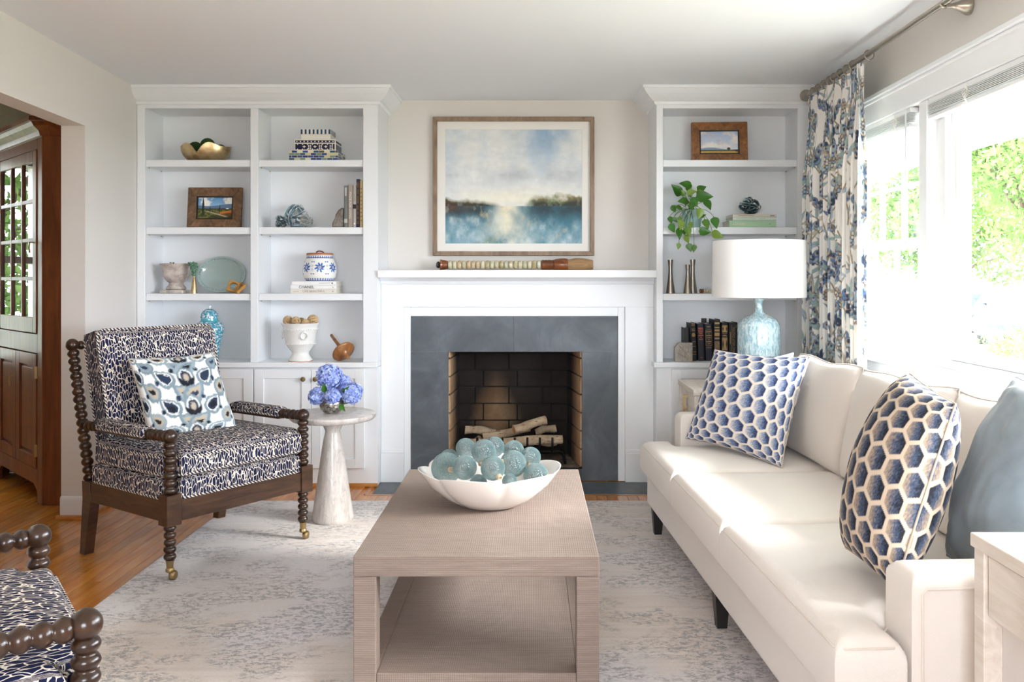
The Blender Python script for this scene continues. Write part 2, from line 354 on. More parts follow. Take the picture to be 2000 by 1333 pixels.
def m_gold():
    t = NT('gold_leaf', (.55, .42, .22), .34, .85); n = t.noise(t.map(), 18, 5, .6); t.col(t.ramp(n, [(.3, 'A88A5C'), (.6, 'D6BE92')])); t.bump(n, .15, .003); MT['gold_leaf'] = t.m
    t = NT('mercury_glass', (.6, .58, .55), .16, .9); n = t.noise(t.map(), 70, 5, .7); t.col(t.ramp(n, [(.4, '6E675C'), (.55, 'C9C5BE')])); t.set('Roughness', t.ramp(n, [(.4, .5), (.6, .12)])); MT['mercury_glass'] = t.m
m_gold()
def m_moss():
    t = NT('moss', '2E4A1C', .98); n = t.noise(t.map(), 120, 5, .7); t.col(t.ramp(n, [(.3, '14260B'), (.6, '35561F'), (.8, '557A32')])); t.bump(n, 1, .01); MT['moss'] = t.m
    t = NT('rattan', 'B08A5E', .85); r = t.rand(); t.col(t.mix(t.noise(t.map(), 200, 3), t.ramp(r, [(0, '8F7B62'), (.5, 'C49B68'), (1, 'B5814F')]), 'D9C09A')); MT['rattan'] = t.m
    t = NT('pothos_leaf', '3F7A22', .38); n = t.noise(t.map(), 30, 3); c = t.ramp(n, [(.35, '27590F'), (.6, '417C20')]); c = t.mix(t.ramp(t.rand(), [(.6, 0.0), (1, .6)]), c, '9DB04A'); t.col(c); MT['pothos_leaf'] = t.m
    t = NT('hydrangea_petal', '6C8AD8', .7); c = t.ramp(t.noise(t.n('NewGeometry').outputs['Position'], 45, 3, .6), [(.3, '7078CC'), (.5, '97AAE6'), (.68, 'CBD8F4')]); t.col(c); t.b.inputs['Subsurface Weight'].default_value = .0; MT['hydrangea_petal'] = t.m
    t = NT('tree_leaf', '4C8A2E', .8); c = t.ramp(t.noise(t.n('NewGeometry').outputs['Position'], 1.1, 4, .7), [(.3, (.035, .085, .012)), (.5, (.085, .16, .03)), (.7, (.16, .22, .07))]); tl = t.n('BsdfTranslucent', {'Color': c}); t.col(c)
    mx = t.n('MixShader', {0: .4, 1: t.b.outputs[0], 2: tl.outputs[0]}); t.t.links.new(mx.outputs[0], t.out.inputs[0]); MT['tree_leaf'] = t.m
    t = NT('lawn', (.12, .2, .05), .95); t.col(t.ramp(t.noise(t.map(), 2.5, 6, .7), [(.3, (.20, .20, .15)), (.6, (.34, .33, .26))])); MT['lawn'] = t.m
    t = NT('bark', (.1, .07, .05), .95); t.bump(t.noise(t.map((8, 8, 1)), 5, 4), .8, .03); MT['bark'] = t.m
    t = NT('bristle', '8E6B45', .8); t.col(t.mix(t.noise(t.map((4, 160, 160)), 1, 3), '6E5030', 'C29C70')); t.bump(t.noise(t.map((4, 160, 160)), 1, 3), .5, .003); MT['bristle'] = t.m
    t = NT('jade_bead', 'B9B894', .3, 0, Coat_Weight=.3); n = t.noise(t.map(), 60, 4, .6); c = t.ramp(t.rand(), [(0, 'C9A57A'), (.25, 'B7B48C'), (.5, 'D9D0B4'), (.75, 'A8955F'), (1, 'C8CBB8')]); t.col(t.mix(t.ramp(n, [(.4, 0.0), (.7, .6)]), c, 'E7DFCB')); MT['jade_bead'] = t.m
    t = NT('inlay_mosaic', 'D8CFB4', .2); t.col(t.ramp(t.rand(), [(0, '24387A'), (.3, '31508F'), (.5, '2C5570'), (.62, '6E8C78'), (.68, 'CFC3A0'), (.85, 'E3DAC0'), (.95, '545640')], 'CONSTANT')); MT['inlay_mosaic'] = t.m
m_moss(); simple('bone_inlay', 'E6E0D4', .3); simple('navy_inlay', '14183A', .25); simple('teal_inlay', '17446A', .25); simple('mosaic_grout', 'D2CCAF', .5)
for k, c in (('cloth_black', '16161A'), ('cloth_ink', '22222A'), ('cloth_charcoal', '3C3B3A'), ('cloth_grey', '6E706C'), ('cloth_taupe', 'A2948A'), ('cloth_silver', 'B8B4AE'), ('cloth_brown', '6A5344'),
             ('cloth_cream', 'D8C08C'), ('cloth_white', 'F3F2F0'), ('cloth_ivory', 'E5DED2'), ('cloth_sage', 'A9C9A4'), ('cloth_stone', 'DDD5C6'), ('cloth_mint', 'D3DED2'), ('cloth_navy', '23284A'), ('cloth_oxblood', '6B2F22')): simple(k, c, .6)
for k, r, b in (('print_curtain', .9, .12), ('print_honeycomb', .88, .3), ('print_ikat', .9, .3), ('oil_paint', .55, .25), ('print_jar', .18, 0)): vcol(k, r, b)
# ------------------------------------------------------------------ room shell
CEIL = 2.48; XW = 1.76; YB = 5.80
def xl(Y): return -2.092-.0688*Y            # the left wall runs a little out of square
struct(MB().box(-5.7, 1.95, -1.7, 6.2, -.06, -.006).build('floor', MT['floor_oak']))
floor = bpy.data.objects['floor']
def plank_mesh(w, l):
    c = .0007; h = .012
    m = MB(); m.add([(0, 0, -h), (w, 0, -h), (w, l, -h), (0, l, -h), (0, 0, -c), (w, 0, -c), (w, l, -c), (0, l, -c), (c, c, 0), (w-c, c, 0), (w-c, l-c, 0), (c, l-c, 0)],
                    [(3, 2, 1, 0), (0, 1, 5, 4), (1, 2, 6, 5), (2, 3, 7, 6), (3, 0, 4, 7), (4, 5, 9, 8), (5, 6, 10, 9), (6, 7, 11, 10), (7, 4, 8, 11), (8, 9, 10, 11)])
    me = bpy.data.meshes.new('plank'); me.from_pydata(m.v, [], m.f); me.materials.append(MT['floor_oak']); return me
PW = .0615; PLK = {}
def planks(x0, x1, y0, y1, first=None):
    x = x0
    while x < x1-.01:
        y = y0-(random.random()*.8 if first is None else 0)
        while y < y1-.02:
            l = round(random.uniform(.7, 1.7), 1); a, b = max(y, y0), min(y+l, y1)
            if b-a > .03:
                k = (round(b-a, 2)); me = PLK.get(k)
                if me is None: me = PLK[k] = plank_mesh(PW-.0012, k)
                add('plank', me, floor, (x, a, 0))
            y += l
        x += PW
planks(-4.05, -1.66, 1.7, 5.78); planks(-1.652, -1.04, 4.96, 5.40); planks(-1.037, 1.1, 4.96, 5.175)
hb = plank_mesh(.03, 2.1)
add('plank', hb, floor, None, Matrix.Translation((1.1, 5.18, 0)) @ Matrix.Rotation(PI/2, 4, 'Z')); add('plank', plank_mesh(.026, .34), floor, (-1.01, 5.21, 0))

struct(MB().box(-5.8, 2.0, -1.8, 6.3, CEIL, CEIL+.08).build('ceiling', MT['ceiling']))
m = MB()
def wall_seg(y0, y1, z0, z1):
    t = .13; m.hexa([(xl(y0), y0, z0), (xl(y1), y1, z0), (xl(y1)-t, y1, z0), (xl(y0)-t, y0, z0)], [(xl(y0), y0, z1), (xl(y1), y1, z1), (xl(y1)-t, y1, z1), (xl(y0)-t, y0, z1)])
OY0, OY1, OZ = 2.95, 4.70, 2.117
wall_seg(-1.7, OY0, 0, CEIL); wall_seg(OY1, YB, 0, CEIL); wall_seg(OY0, OY1, OZ, CEIL)
struct(m.build('wall_left', MT['wall_paint'], clean=True))
m = MB(); m.box(-2.5, -.62, YB, YB+.3, 0, CEIL); m.box(.42, 2.0, YB, YB+.3, 0, CEIL); m.box(-.62, .42, YB, YB+.3, 1.12, CEIL); struct(m.build('wall_back', MT['wall_paint']))
m = MB(); m.box(-5.7, -4.75, YB, YB+.15, 0, CEIL); m.box(-3.75, -2.5, YB, YB+.15, 0, CEIL); m.box(-4.75, -3.75, YB, YB+.15, 0, .75); m.box(-4.75, -3.75, YB, YB+.15, 2.1, CEIL)
struct(m.build('wall_dining_back', MT['dining_paint']))
struct(MB().box(-5.8, -5.65, 0.4, YB+.1, 0, CEIL).build('wall_dining_left', MT['dining_paint']))
struct(MB().box(-5.8, -2.25, .3, .4, 0, CEIL).build('wall_dining_front', MT['dining_paint']))
WY0, WY1, WZ0, WZ1 = .9, 4.95, .90, 2.09
m = MB(); m.box(XW, XW+.16, -1.7, WY0, 0, CEIL); m.box(XW, XW+.16, WY1, YB, 0, CEIL); m.box(XW, XW+.16, WY0, WY1, 0, WZ0); m.box(XW, XW+.16, WY0, WY1, WZ1, CEIL)
struct(m.build('wall_right', MT['wall_paint']))
RX0, RX1, RZ0, RZ1 = -.85, .65, .75, 2.05  # opening for an added, unseen window, sized to control fill from behind
m = MB(); m.box(-2.1, RX0, -1.7, -1.55, 0, CEIL); m.box(RX1, 1.92, -1.7, -1.55, 0, CEIL); m.box(RX0, RX1, -1.7, -1.55, 0, RZ0); m.box(RX0, RX1, -1.7, -1.55, RZ1, CEIL)
struct(m.build('wall_rear', MT['wall_paint']))
# baseboard round the doorway return
m = MB(); y = OY1
for k in range(2):
    pts = [(0, 0), (.016, 0), (.016, .10), (.013, .113), (.006, .118), (0, .118)]
m.prism([(-a, z) for a, z in pts], xl(y)-.13, xl(y)+.016, 'x'); 
m.v = [(x, y-.0+yy, z) for x, yy, z in m.v]
b = len(m.v)
m.hexa([(xl(4.684), 4.684, 0), (xl(5.4)+0, 5.4, 0), (xl(5.4)+.016, 5.4, 0), (xl(4.684)+.016, 4.684, 0)][::-1], [(xl(4.684), 4.684, .118), (xl(5.4), 5.4, .118), (xl(5.4)+.016, 5.4, .118), (xl(4.684)+.016, 4.684, .118)][::-1])
struct(bevel(m.build('baseboard_left', MT['trim_white'], clean=True), .005, 3))
m = MB(); m.box(xl(y)-.14, xl(y)+.03, 4.662, 4.684, 0, .018); m.box(xl(y)+.012, xl(y)+.032, 4.662, 5.4, 0, .018); struct(m.build('trim_1', MT['oak_trim']))
m = MB(); m.box(-5.65, -3.5, 5.782, 5.80, .018, .13); struct(bevel(m.build('baseboard_dining', MT['trim_white']))); struct(MB().box(-5.65, -3.5, 5.765, 5.80, 0, .018).build('trim_2', MT['oak_trim']))

# ------------------------------------------------------------------ windows
def sash(parent, axis_x, y0, y1, z0, z1, cols, rows, st=.045, d=.035):
    m = MB(); x0, x1 = axis_x, axis_x+d
    m.box(x0, x1, y0, y0+st, z0, z1); m.box(x0, x1, y1-st, y1, z0, z1); m.box(x0, x1, y0+st, y1-st, z0, z0+st); m.box(x0, x1, y0+st, y1-st, z1-st, z1)
    s = bevel(m.build('sash', MT['trim_white'], parent), .004, 1)
    gw, gh = (y1-y0-2*st)/cols, (z1-z0-2*st)/rows; mt = .018
    for i in range(1, cols):
        y = y0+st+gw*i; bevel(MB().box(x0+.004, x1-.004, y-mt/2, y+mt/2, z0+st, z1-st).build('muntin', MT['trim_white'], s), .003, 1)
    for j in range(1, rows):
        z = z0+st+gh*j; bevel(MB().box(x0+.006, x1-.006, y0+st, y1-st, z-mt/2, z+mt/2).build('muntin', MT['trim_white'], s), .003, 1)
    for i in range(cols):
        for j in range(rows):
            MB().box(x0+.016, x0+.019, y0+st+gw*i, y0+st+gw*(i+1), z0+st+gh*j, z0+st+gh*(j+1)).build('pane', MT['window_glass'], s)
    return s
m = MB(); gx = XW+.03
for a, b in ((WY0, WY0+.03), (1.72, 1.90), (3.78, 4.02), (WY1-.03, WY1)): m.box(gx+.003, XW+.148, a, b, WZ0+.001, WZ1-.001)
m.box(gx, XW+.15, WY0+.001, WY1-.001, WZ0-.002, WZ0+.035); m.box(gx, XW+.15, WY0+.001, WY1-.001, WZ1-.03, WZ1-.002)
m.box(XW-.02, XW+.005, WY1, WY1+.09, .86, 2.20); m.box(XW-.02, XW+.005, WY0-.09, WY0, .86, 2.20); m.box(XW-.022, XW+.005, WY0-.09, WY1+.09, WZ1-.003, 2.20)
m.box(XW-.045, XW+.005, WY0-.12, WY1+.12, 2.20, 2.222); m.box(XW-.032, XW+.005, WY0-.1, WY1+.1, 2.186, 2.20)
m.box(XW-.05, XW+.05, WY0-.1, WY1+.1, WZ0-.025, WZ0+.002); m.box(XW-.02, XW+.005, WY0-.09, WY1+.09, WZ0-.1, WZ0-.025)
m.box(XW-.012, XW+.04, 3.86, 3.94, WZ0-.001, WZ1-.004)
win = struct(bevel(m.build('window_1', MT['trim_white']), .004, 2))
zm = 1.46
sash(win, gx+.045, 4.02, 4.92, zm-.02, WZ1-.03, 3, 2); sash(win, gx+.008, 4.02, 4.92, WZ0+.035, zm+.025, 3, 2)
sash(win, gx+.045, .93, 1.72, zm-.02, WZ1-.03, 3, 2); sash(win, gx+.008, .93, 1.72, WZ0+.035, zm+.025, 3, 2)
sash(win, gx+.03, 1.90, 3.78, WZ0+.035, WZ1-.03, 1, 1, .05)
m = MB(); m.box(gx-.012, gx+.006, 4.45, 4.51, zm+.025, zm+.035); m.build('sash_lock', MT['brass'], win)
m = MB(); m.box(RX0, RX1, -1.66, -1.58, RZ0, RZ0+.05); m.box(RX0, RX1, -1.66, -1.58, RZ1-.05, RZ1)
for x in np.linspace(RX0, RX1-.06, 4): m.box(x, x+.06, -1.66, -1.58, RZ0, RZ1)
m.box(RX0-.1, RX1+.1, -1.56, -1.53, RZ1, RZ1+.1)
fill_win = struct(m.build('rear_fill_window', MT['trim_white']))  # unseen window behind the camera, added to let in fill light
for i in range(3):
    a = RX0+(RX1-.06-RX0)/3*i; MB().box(a+.06, a+(RX1-.06-RX0)/3, -1.625, -1.62, RZ0+.05, RZ1-.05).build('pane', MT['window_glass'], fill_win)
m = MB(); m.box(-4.78, -3.72, 5.78, 5.80, 2.1, 2.2); m.box(-4.83, -4.75, 5.78, 5.80, .7, 2.2); m.box(-3.75, -3.67, 5.78, 5.80, .7, 2.2); m.box(-4.83, -3.67, 5.76, 5.80, .7, .75); m.box(-4.75, -3.75, 5.84, 5.88, 1.40, 1.45); m.box(-4.27, -4.23, 5.842, 5.878, .75, 2.1)
win3 = struct(m.build('window_3', MT['trim_white'])); MB().box(-4.75, -3.75, 5.86, 5.864, .75, 2.1).build('pane', MT['window_glass'], win3)

# raised blinds
def blind(y0, y1, label, ladders, wand=None):
    t = thing('window_blind', label, 'blind', (XW+.0, (y0+y1)/2, 2.0), 0, 'raised blinds in the window heads')
    xa, xb = XW-.016, XW+.026
    bevel(MB().box(xa+.004, xb, y0, y1, 2.062, 2.086).build('headrail', MT['trim_white'], t, world=True), .002, 1)
    m = MB()
    for i in range(7): z = 2.058-i*.0066; m.box(xa, xb, y0, y1, z-.0028, z)
    s = m.build('slat', MT['case_white'], t, world=True); s['kind'] = 'stuff'
    bevel(MB().box(xa, xb, y0, y1, 1.994, 2.009).build('bottom_rail', MT['trim_white'], t, world=True), .003, 2)
    for y in ladders:
        m = MB()
        for k in range(5):
            pts = [(xa-.004-.006*math.sin(j*1.3+k), y+(k-2)*.006+.007*math.sin(j*1.7+k*2), 2.075-j*.011) for j in range(9)]
            m.tube(pts, .0013, 5)
        m.build('ladder_cord', MT['cord_white'], t, world=True)
    if wand:
        MB().tube([(xa-.012, wand, 2.075), (xa-.012, wand, 2.075-.62)], .0045, 8).build('tilt_wand', MT['trim_white'], t, world=True, smooth=True)
    return t
blind(4.03, 4.90, 'white slatted blind pulled up above the narrow paned window', [4.62, 4.18], 4.04)
blind(1.92, 3.84, 'white slatted blind pulled up above the big picture window', [3.50, 2.95, 2.3])

# ------------------------------------------------------------------ outside
GZ = -.6
struct(MB().box(-20, 60, -25, 80, GZ-.3, GZ).build('ground', MT['lawn']))
struct(MB().add([(4.5, 8, GZ+.01), (40, 19, GZ+.01), (40, 31, GZ+.01), (4.5, 38, GZ+.01)], [(0, 1, 2, 3)]).add([(4.5, 8, GZ+.0), (40, 19, GZ+.0), (40, 31, GZ+.0), (4.5, 38, GZ+.0)], [(3, 2, 1, 0)]).build('driveway', MT['asphalt']))
m = MB(); m.box(XW+.16, 2.86, -1.5, 9, 2.15, 2.19); m.box(2.83, 2.88, -1.5, 9, 2.13, 2.33); m.add([(XW+.16, -1.5, 2.62), (2.95, -1.5, 2.3), (2.95, 9, 2.3), (XW+.16, 9, 2.62)], [(0, 1, 2, 3)])
eave = struct(m.build('eave', MT['trim_white']))
simple('vent_hole', (.12, .12, .11), .8)
m = MB()
for i in range(60):
    for j in range(7):
        y = 2.6+i*.05; x = 2.33+j*.035; m.box(x, x+.02, y, y+.03, 2.1485, 2.151)
v = m.build('vent', MT['vent_hole'], eave); v['kind'] = 'stuff'
def tree(name, label, base, h, r, n, leaf=.16, low=.35, group='trees outside the window', clumps=16, seed=1, droop=0):
    R = np.random.default_rng(seed); t = thing(name, label, 'tree' if h > 2.2 else 'shrub', (base[0], base[1], GZ), 0, group)
    m = MB(); tp = h*.8; m.tube([(0, 0, 0), (.1*r, .05*r, tp*.4), (-.05*r, .1*r, tp)], [h*.03, h*.022, h*.006], 8)
    cl = []
    for k in range(clumps):
        a = R.uniform(0, 2*PI); rr = r*math.sqrt(R.uniform(.05, .75)); z = h*R.uniform(low, .92); s = math.sqrt(max(.15, 1-((z/h-.6)/.45)**2)); c = Vector((rr*s*math.cos(a), rr*s*math.sin(a), z)); cl.append(c)
        m.tube([(0, 0, max(.15*h, z*.55)), (c.x*.5, c.y*.5, z*.85), c], [h*.009, h*.006, h*.003], 5)
    m.build('trunk', MT['bark'], t, smooth=True)
    vs = []; fs = []; per = n//clumps
    for c in cl:
        q = R.normal(size=(per, 3)); q /= np.linalg.norm(q, axis=1)[:, None]; q *= (R.uniform(.3, 1, size=(per, 1))**.6)*r*.42; q[:, 2] *= .7
        pos = q+np.array(c); a = R.normal(size=(per, 3)); a /= np.linalg.norm(a, axis=1)[:, None]; b = np.cross(a, R.normal(size=(per, 3))); b /= np.linalg.norm(b, axis=1)[:, None]
        L = leaf*R.uniform(.6, 1.2, size=(per, 1)); 
        for p, u, w_ in zip(pos, a*L, b*L*.42):
            i = len(vs); vs += [tuple(p-u), tuple(p+w_), tuple(p+u), tuple(p-w_)]; fs.append((i, i+1, i+2, i+3))
    f = MB().add(vs, fs).build('foliage', MT['tree_leaf'], t); f['kind'] = 'stuff'; return t
tree('maple_tree', 'leafy green tree filling the top of the picture window', (10.6, 18.5), 6.4, 2.6, 16000, .085, .45, seed=3)
tree('maple_tree', 'green tree at the right edge of the picture window view', (15.6, 24.0), 7.5, 3.0, 15000, .10, .3, seed=4)
tree('maple_tree', 'tall green tree beyond the parked cars', (17.5, 37), 11, 4.5, 12000, .17, .25, seed=5)
tree('maple_tree', 'green tree far behind the mullion of the picture window', (30, 46), 12, 5, 9000, .2, .25, seed=6)
tree('maple_tree', 'tree standing far beyond the paned side window', (13.0, 55), 11, 4.5, 9000, .18, .35, seed=8)
tree('garden_shrub', 'low leafy shrub at the foot of the picture window view', (7.2, 12.6), 1.15, .8, 1800, .05, .3, 'shrubs outside', 9, 7)
tree('garden_shrub', 'low shrub growing in front of the parked silver car', (9.6, 15.4), .75, .7, 1500, .055, .3, 'shrubs outside', 9, 9)
tree('dining_tree', 'green tree outside the dining room window', (-8.0, 8.8), 5.0, 2.8, 16000, .085, .05, 'trees outside the window', 16, 12)
def car(label, loc, rz, body, s=1.0):
    t = thing('parked_car', label, 'car', loc, rz, 'cars parked outside')
    prof = [(-2.15, .32), (-2.2, .55), (-2.1, .78), (-1.35, .93), (-.75, 1.36), (-.35, 1.45), (.75, 1.45), (1.25, 1.36), (1.9, .98), (2.15, .9), (2.2, .5), (2.1, .3)]
    m = MB(); n = len(prof); ws = [.8, .86, .86, .84, .66, .62, .62, .64, .82, .84, .84, .8]
    vs = [(x, -w_, z) for (x, z), w_ in zip(prof, ws)]+[(x, w_, z) for (x, z), w_ in zip(prof, ws)]
    fs = [list(range(n)), list(range(n, 2*n))[::-1]]+[(i, n+i, n+(i+1) % n, (i+1) % n) for i in range(n)]
    m.add(vs, fs); b = m.build('body', body, t, clean=True); bevel(b, .06, 3, 15)
    m = MB(); m.hexa([(-1.34, -.74, .955), (-1.34, .74, .955), (-1.31, .74, .945), (-1.31, -.74, .945)], [(-.79, -.6, 1.345), (-.79, .6, 1.345), (-.76, .6, 1.35), (-.76, -.6, 1.35)]); m.build('windshield', MT['car_dark'], t, clean=True)
    for sgn in (-1, 1):
        MB().prism([(-1.05, .98), (-.62, 1.32), (.1, 1.36), (.1, .98)], sgn*.70, sgn*.82, 'y').build('side_window', MT['car_dark'], t, clean=True)
        MB().prism([(.18, .98), (.18, 1.36), (.75, 1.36), (1.3, 1.02)], sgn*.70, sgn*.82, 'y').build('side_window', MT['car_dark'], t, clean=True)
        for x in (-1.38, 1.35):
            w_ = MB().lathe([(.2, -.1), (.31, -.1), (.33, -.07), (.33, .07), (.31, .1), (.2, .1)], 20, loc_rot((x, sgn*.78, .33), PI/2)).build('wheel', MT['rubber'], t, smooth=40)
            MB().lathe([(.0, -.115), (.2, -.105), (.2, .105), (0, .115)], 16, loc_rot((x, sgn*.78, .33), PI/2)).build('hubcap', MT['car_silver'], w_, smooth=40)
        MB().ball((-2.1, sgn*.62, .68), .12, 12, 8, (.6, 1.3, .7)).build('headlight', MT['car_silver'], t, smooth=True)
        MB().ball((-.85, sgn*.9, 1.0), .09, 10, 6, (.6, 1, .7)).build('mirror', body, t, smooth=True)
    MB().box(-2.235, -2.16, -.45, .45, .48, .62).build('grille', MT['car_dark'], t); MB().box(-2.25, -2.12, -.75, .75, .32, .44).build('bumper', MT['car_silver'], t)
    return t
car('silver white car parked on the driveway outside the picture window', (14.5, 25.6, GZ), math.radians(48), MT['car_paint'])
car('pale car parked further up the driveway behind the first', (16.4, 31.5, GZ), math.radians(20), MT['car_paint'])

# ------------------------------------------------------------------ built-in bookcases
YF, YK = 5.42, 5.69        # face of the bookcases, front of their back panels
def bx(px): return (px-CX)*YF/F
SH = [2.033, 1.612, 1.1975]; CT = .771; OPT = 2.352
def crown(m, x0, x1, left, right):
    pr = [(0, 2.372), (.012, 2.376), (.016, 2.392), (.03, 2.40), (.045, 2.412), (.07, 2.436), (.082, 2.452), (.086, 2.46), (.095, 2.463), (.095, 2.48)]
    n = len(pr); path = []
    for o, z in pr:
        row = []
        if left: row += [(x0-o, YB, z), (x0-o, YF-o, z)]
        else: row += [(x0, YF-o, z)]
        if right: row += [(x1+o, YF-o, z), (x1+o, YB, z)]
        else: row += [(x1, YF-o, z)]
        path.append(row)
    k = len(path[0]); vs = [p for r in path for p in r]; fs = [(i*k+j, i*k+j+1, (i+1)*k+j+1, (i+1)*k+j) for i in range(n-1) for j in range(k-1)]
    m.add(vs, fs)
def bookcase(label, x0, x1, bays, left_ret, right_ret):
    t = thing('bookcase', label, 'bookcase', ((x0+x1)/2, YF, CT), 0, 'built-in white bookcases')
    W = MT['case_white']; a, b = bays[0][0], bays[-1][1]
    bevel(MB().box(x0, a, YF, YB, CT, CEIL-.002).build('side_panel', W, t, world=True), .002, 1); bevel(MB().box(b, x1, YF, YB, CT, CEIL-.002).build('side_panel', W, t, world=True), .002, 1)
    MB().box(a, b, YK, YB, CT, CEIL-.002).build('back_panel', W, t, world=True)
    bevel(MB().box(a, b, YF, YK, OPT, CEIL-.002).build('top_rail', W, t, world=True), .002, 1)
    m = MB(); crown(m, x0, x1, left_ret, right_ret); m.build('crown_molding', MT['trim_white'], t, world=True)
    for (p, q), (r, s) in zip(bays, bays[1:]): bevel(MB().box(q, r, YF, YK, CT, OPT).build('divider', W, t, world=True), .002, 1)
    for p, q in bays:
        for z in SH: 
            s = bevel(MB().box(p+.002, q-.002, YF+.012, YK, z-.043, z).build('shelf', W, t, world=True), .002, 1)
            for xx in (p+.006, q-.006):
                for yy in (YF+.05, YK-.04): MB().ball((xx, yy, z-.046), .004, 8, 6).build('shelf_pin', MT['brass'], s, world=True)
    return t
LX0, LX1 = xl(YF)+.002, bx(738)
BL = [(bx(283), bx(489)), (bx(504), bx(709))]; BR = [(bx(1295), bx(1558))]
bookcase('tall white built-in bookcase with two bays left of the fireplace', LX0, LX1, BL, False, True)
RX_L, RX_R = bx(1282), XW-.002
bookcase('white built-in bookcase with one bay right of the fireplace', RX_L, RX_R, BR, True, False)
def counter(label, x0, x1):
    return tag(bevel(MB().box(x0, x1, YF-.03, YB-.002, CT-.032, CT).build('countertop', MT['trim_white'], None, world=True, loc=((x0+x1)/2, YF, CT-.032)), .004, 3), label, 'countertop', 'white counters of the built-ins')
counter('white painted counter under the left bookcase', LX0, LX1-.0005); tag(bevel(MB().prism([(RX_L+.001, YB-.002), (RX_L+.001, 5.505), (bx(1276), 5.505), (bx(1276), YF-.03), (RX_R, YF-.03), (RX_R, YB-.002)], CT-.032, CT).build('countertop', MT['trim_white'], None, world=True, clean=True, loc=(1.27, YF, CT-.032)), .004, 3), 'white painted counter under the right bookcase', 'countertop', 'white counters of the built-ins')
def base_cab(label, x0, x1, doors, e0=None, e1=None):
    t = thing('base_cabinet', label, 'cabinet', ((x0+x1)/2, YF, 0), 0, 'white base cabinets of the built-ins'); W = MT['trim_white']
    bevel(MB().box(x0, x1, YF, YB-.002, 0, CT-.033).build('body', W, t, world=True), .002, 1)
    z0, z1 = .113, .729
    for a, b, kx in doors:
        d = .02; st = .058; m = MB(); m.box(a, a+st, YF-d, YF-.001, z0, z1); m.box(b-st, b, YF-d, YF-.001, z0, z1); m.box(a+st, b-st, YF-d, YF-.001, z0, z0+st); m.box(a+st, b-st, YF-d, YF-.001, z1-st, z1)
        o = bevel(m.build('door', W, t, world=True), .0015, 1); MB().box(a+st, b-st, YF-.009, YF-.001, z0+st, z1-st).build('panel', W, o, world=True)
        if kx is not None: MB().lathe([(.006, 0), (.006, .012), (.0145, .014), (.0155, .02), (.0145, .025), (0, .026)], 16, loc_rot((kx, YF-d, .668), PI/2)).build('knob', MT['antique_brass'], o, world=True, smooth=40)
    MB().box(x0, x1, YF-.022, YF-.001, 0, .018).build('shoe_molding', MT['oak_trim'], t, world=True)
    return t
g = .0015
e = [-2.445, bx(386), bx(497), bx(609), bx(713)]
base_cab('white shaker base cabinet behind the spindle armchair', LX0, e[2]-.0, [(e[0]+g, e[1]-g, e[1]-.03), (e[1]+g, e[2]-g*3, e[1]+.03)])
base_cab('white shaker base cabinet behind the marble pedestal table', e[2]+.0005, LX1, [(e[2]+g*3, e[3]-g, e[3]-.045), (e[3]+g, e[4]-g, e[3]+.03)])
base_cab('white shaker base cabinet behind the lamp table', RX_L, RX_R, [(bx(1311), 1.23-g, 1.20), (1.23+g, 1.66, 1.26)])

# ------------------------------------------------------------------ fireplace
fp = thing('fireplace', 'white mantel fireplace with dark slate surround and brick firebox', 'fireplace', (-.116, 5.55, 0)); W = MT['trim_white']
YM = 5.53; fx = lambda p: (p-CX)*5.55/F
m = MB(); m.box(LX1+.001, RX_L-.001, 5.40, YB-.002, 1.297, 1.3445)
bevel(m.build('mantel_shelf', W, fp, world=True), .003, 2)
m = MB(); m.prism([(5.53, 1.255), (5.515, 1.258), (5.51, 1.275), (5.492, 1.285), (5.486, 1.297), (5.53, 1.297)], LX1+.001, RX_L-.001, 'x'); m.build('bed_molding', W, fp, world=True, clean=True)
xa, xb = fx(790), fx(1220); ta, tb = fx(802), fx(1207); oa, ob = fx(875), fx(1137); zt, zo, zb = 1.052, .823, .075
bevel(MB().box(LX1+.001, RX_L-.001, YM, YB-.002, 1.11, 1.297).build('frieze', W, fp, world=True), .002, 1)
for a, b in ((LX1+.001, xa), (xb, RX_L-.001)):
    bevel(MB().box(a, b, YM, YB-.002, 0, 1.11).build('pilaster', W, fp, world=True), .002, 1)
    m = MB(); m.box(a, b, YM-.022, YM, 0, .185); m.box(a, b, YM-.012, YM, .185, .205); bevel(m.build('plinth', W, fp, world=True), .004, 2)
m = MB(); m.box(xa, ta, 5.545, 5.60, 0, 1.11); m.box(tb, xb, 5.545, 5.60, 0, 1.11); m.box(ta, tb, 5.545, 5.60, zt, 1.11); bevel(m.build('inner_trim', W, fp, world=True), .003, 2)
m = MB(); m.box(ta, oa, 5.566, 5.60, 0, zt); m.box(ob, tb, 5.566, 5.60, 0, zt); m.box(oa, ob, 5.566, 5.60, zo, zt); m.box(oa, ob, 5.566, 5.60, 0, zb); m.build('grout_bed', MT['grout'], fp, world=True)
mid = fx(1003); j = .0013
for a, b, c, d in ((ta, mid-j, zo+j, zt), (mid+j, tb, zo+j, zt), (ta, oa, 0, zo-j), (ob, tb, 0, zo-j), (oa+j, ob-j, 0, zb)):
    bevel(MB().box(a, b, 5.556, 5.575, c, d).build('slate_tile', MT['slate'], fp, world=True), .0008, 1)
hs = MB()
for a, b in ((-.962, -.1), (-.0975, .765)): bevel(MB().box(a, b, 5.212, 5.52, -.012, .001).build('hearth_tile', MT['slate'], fp, world=True), .001, 1)
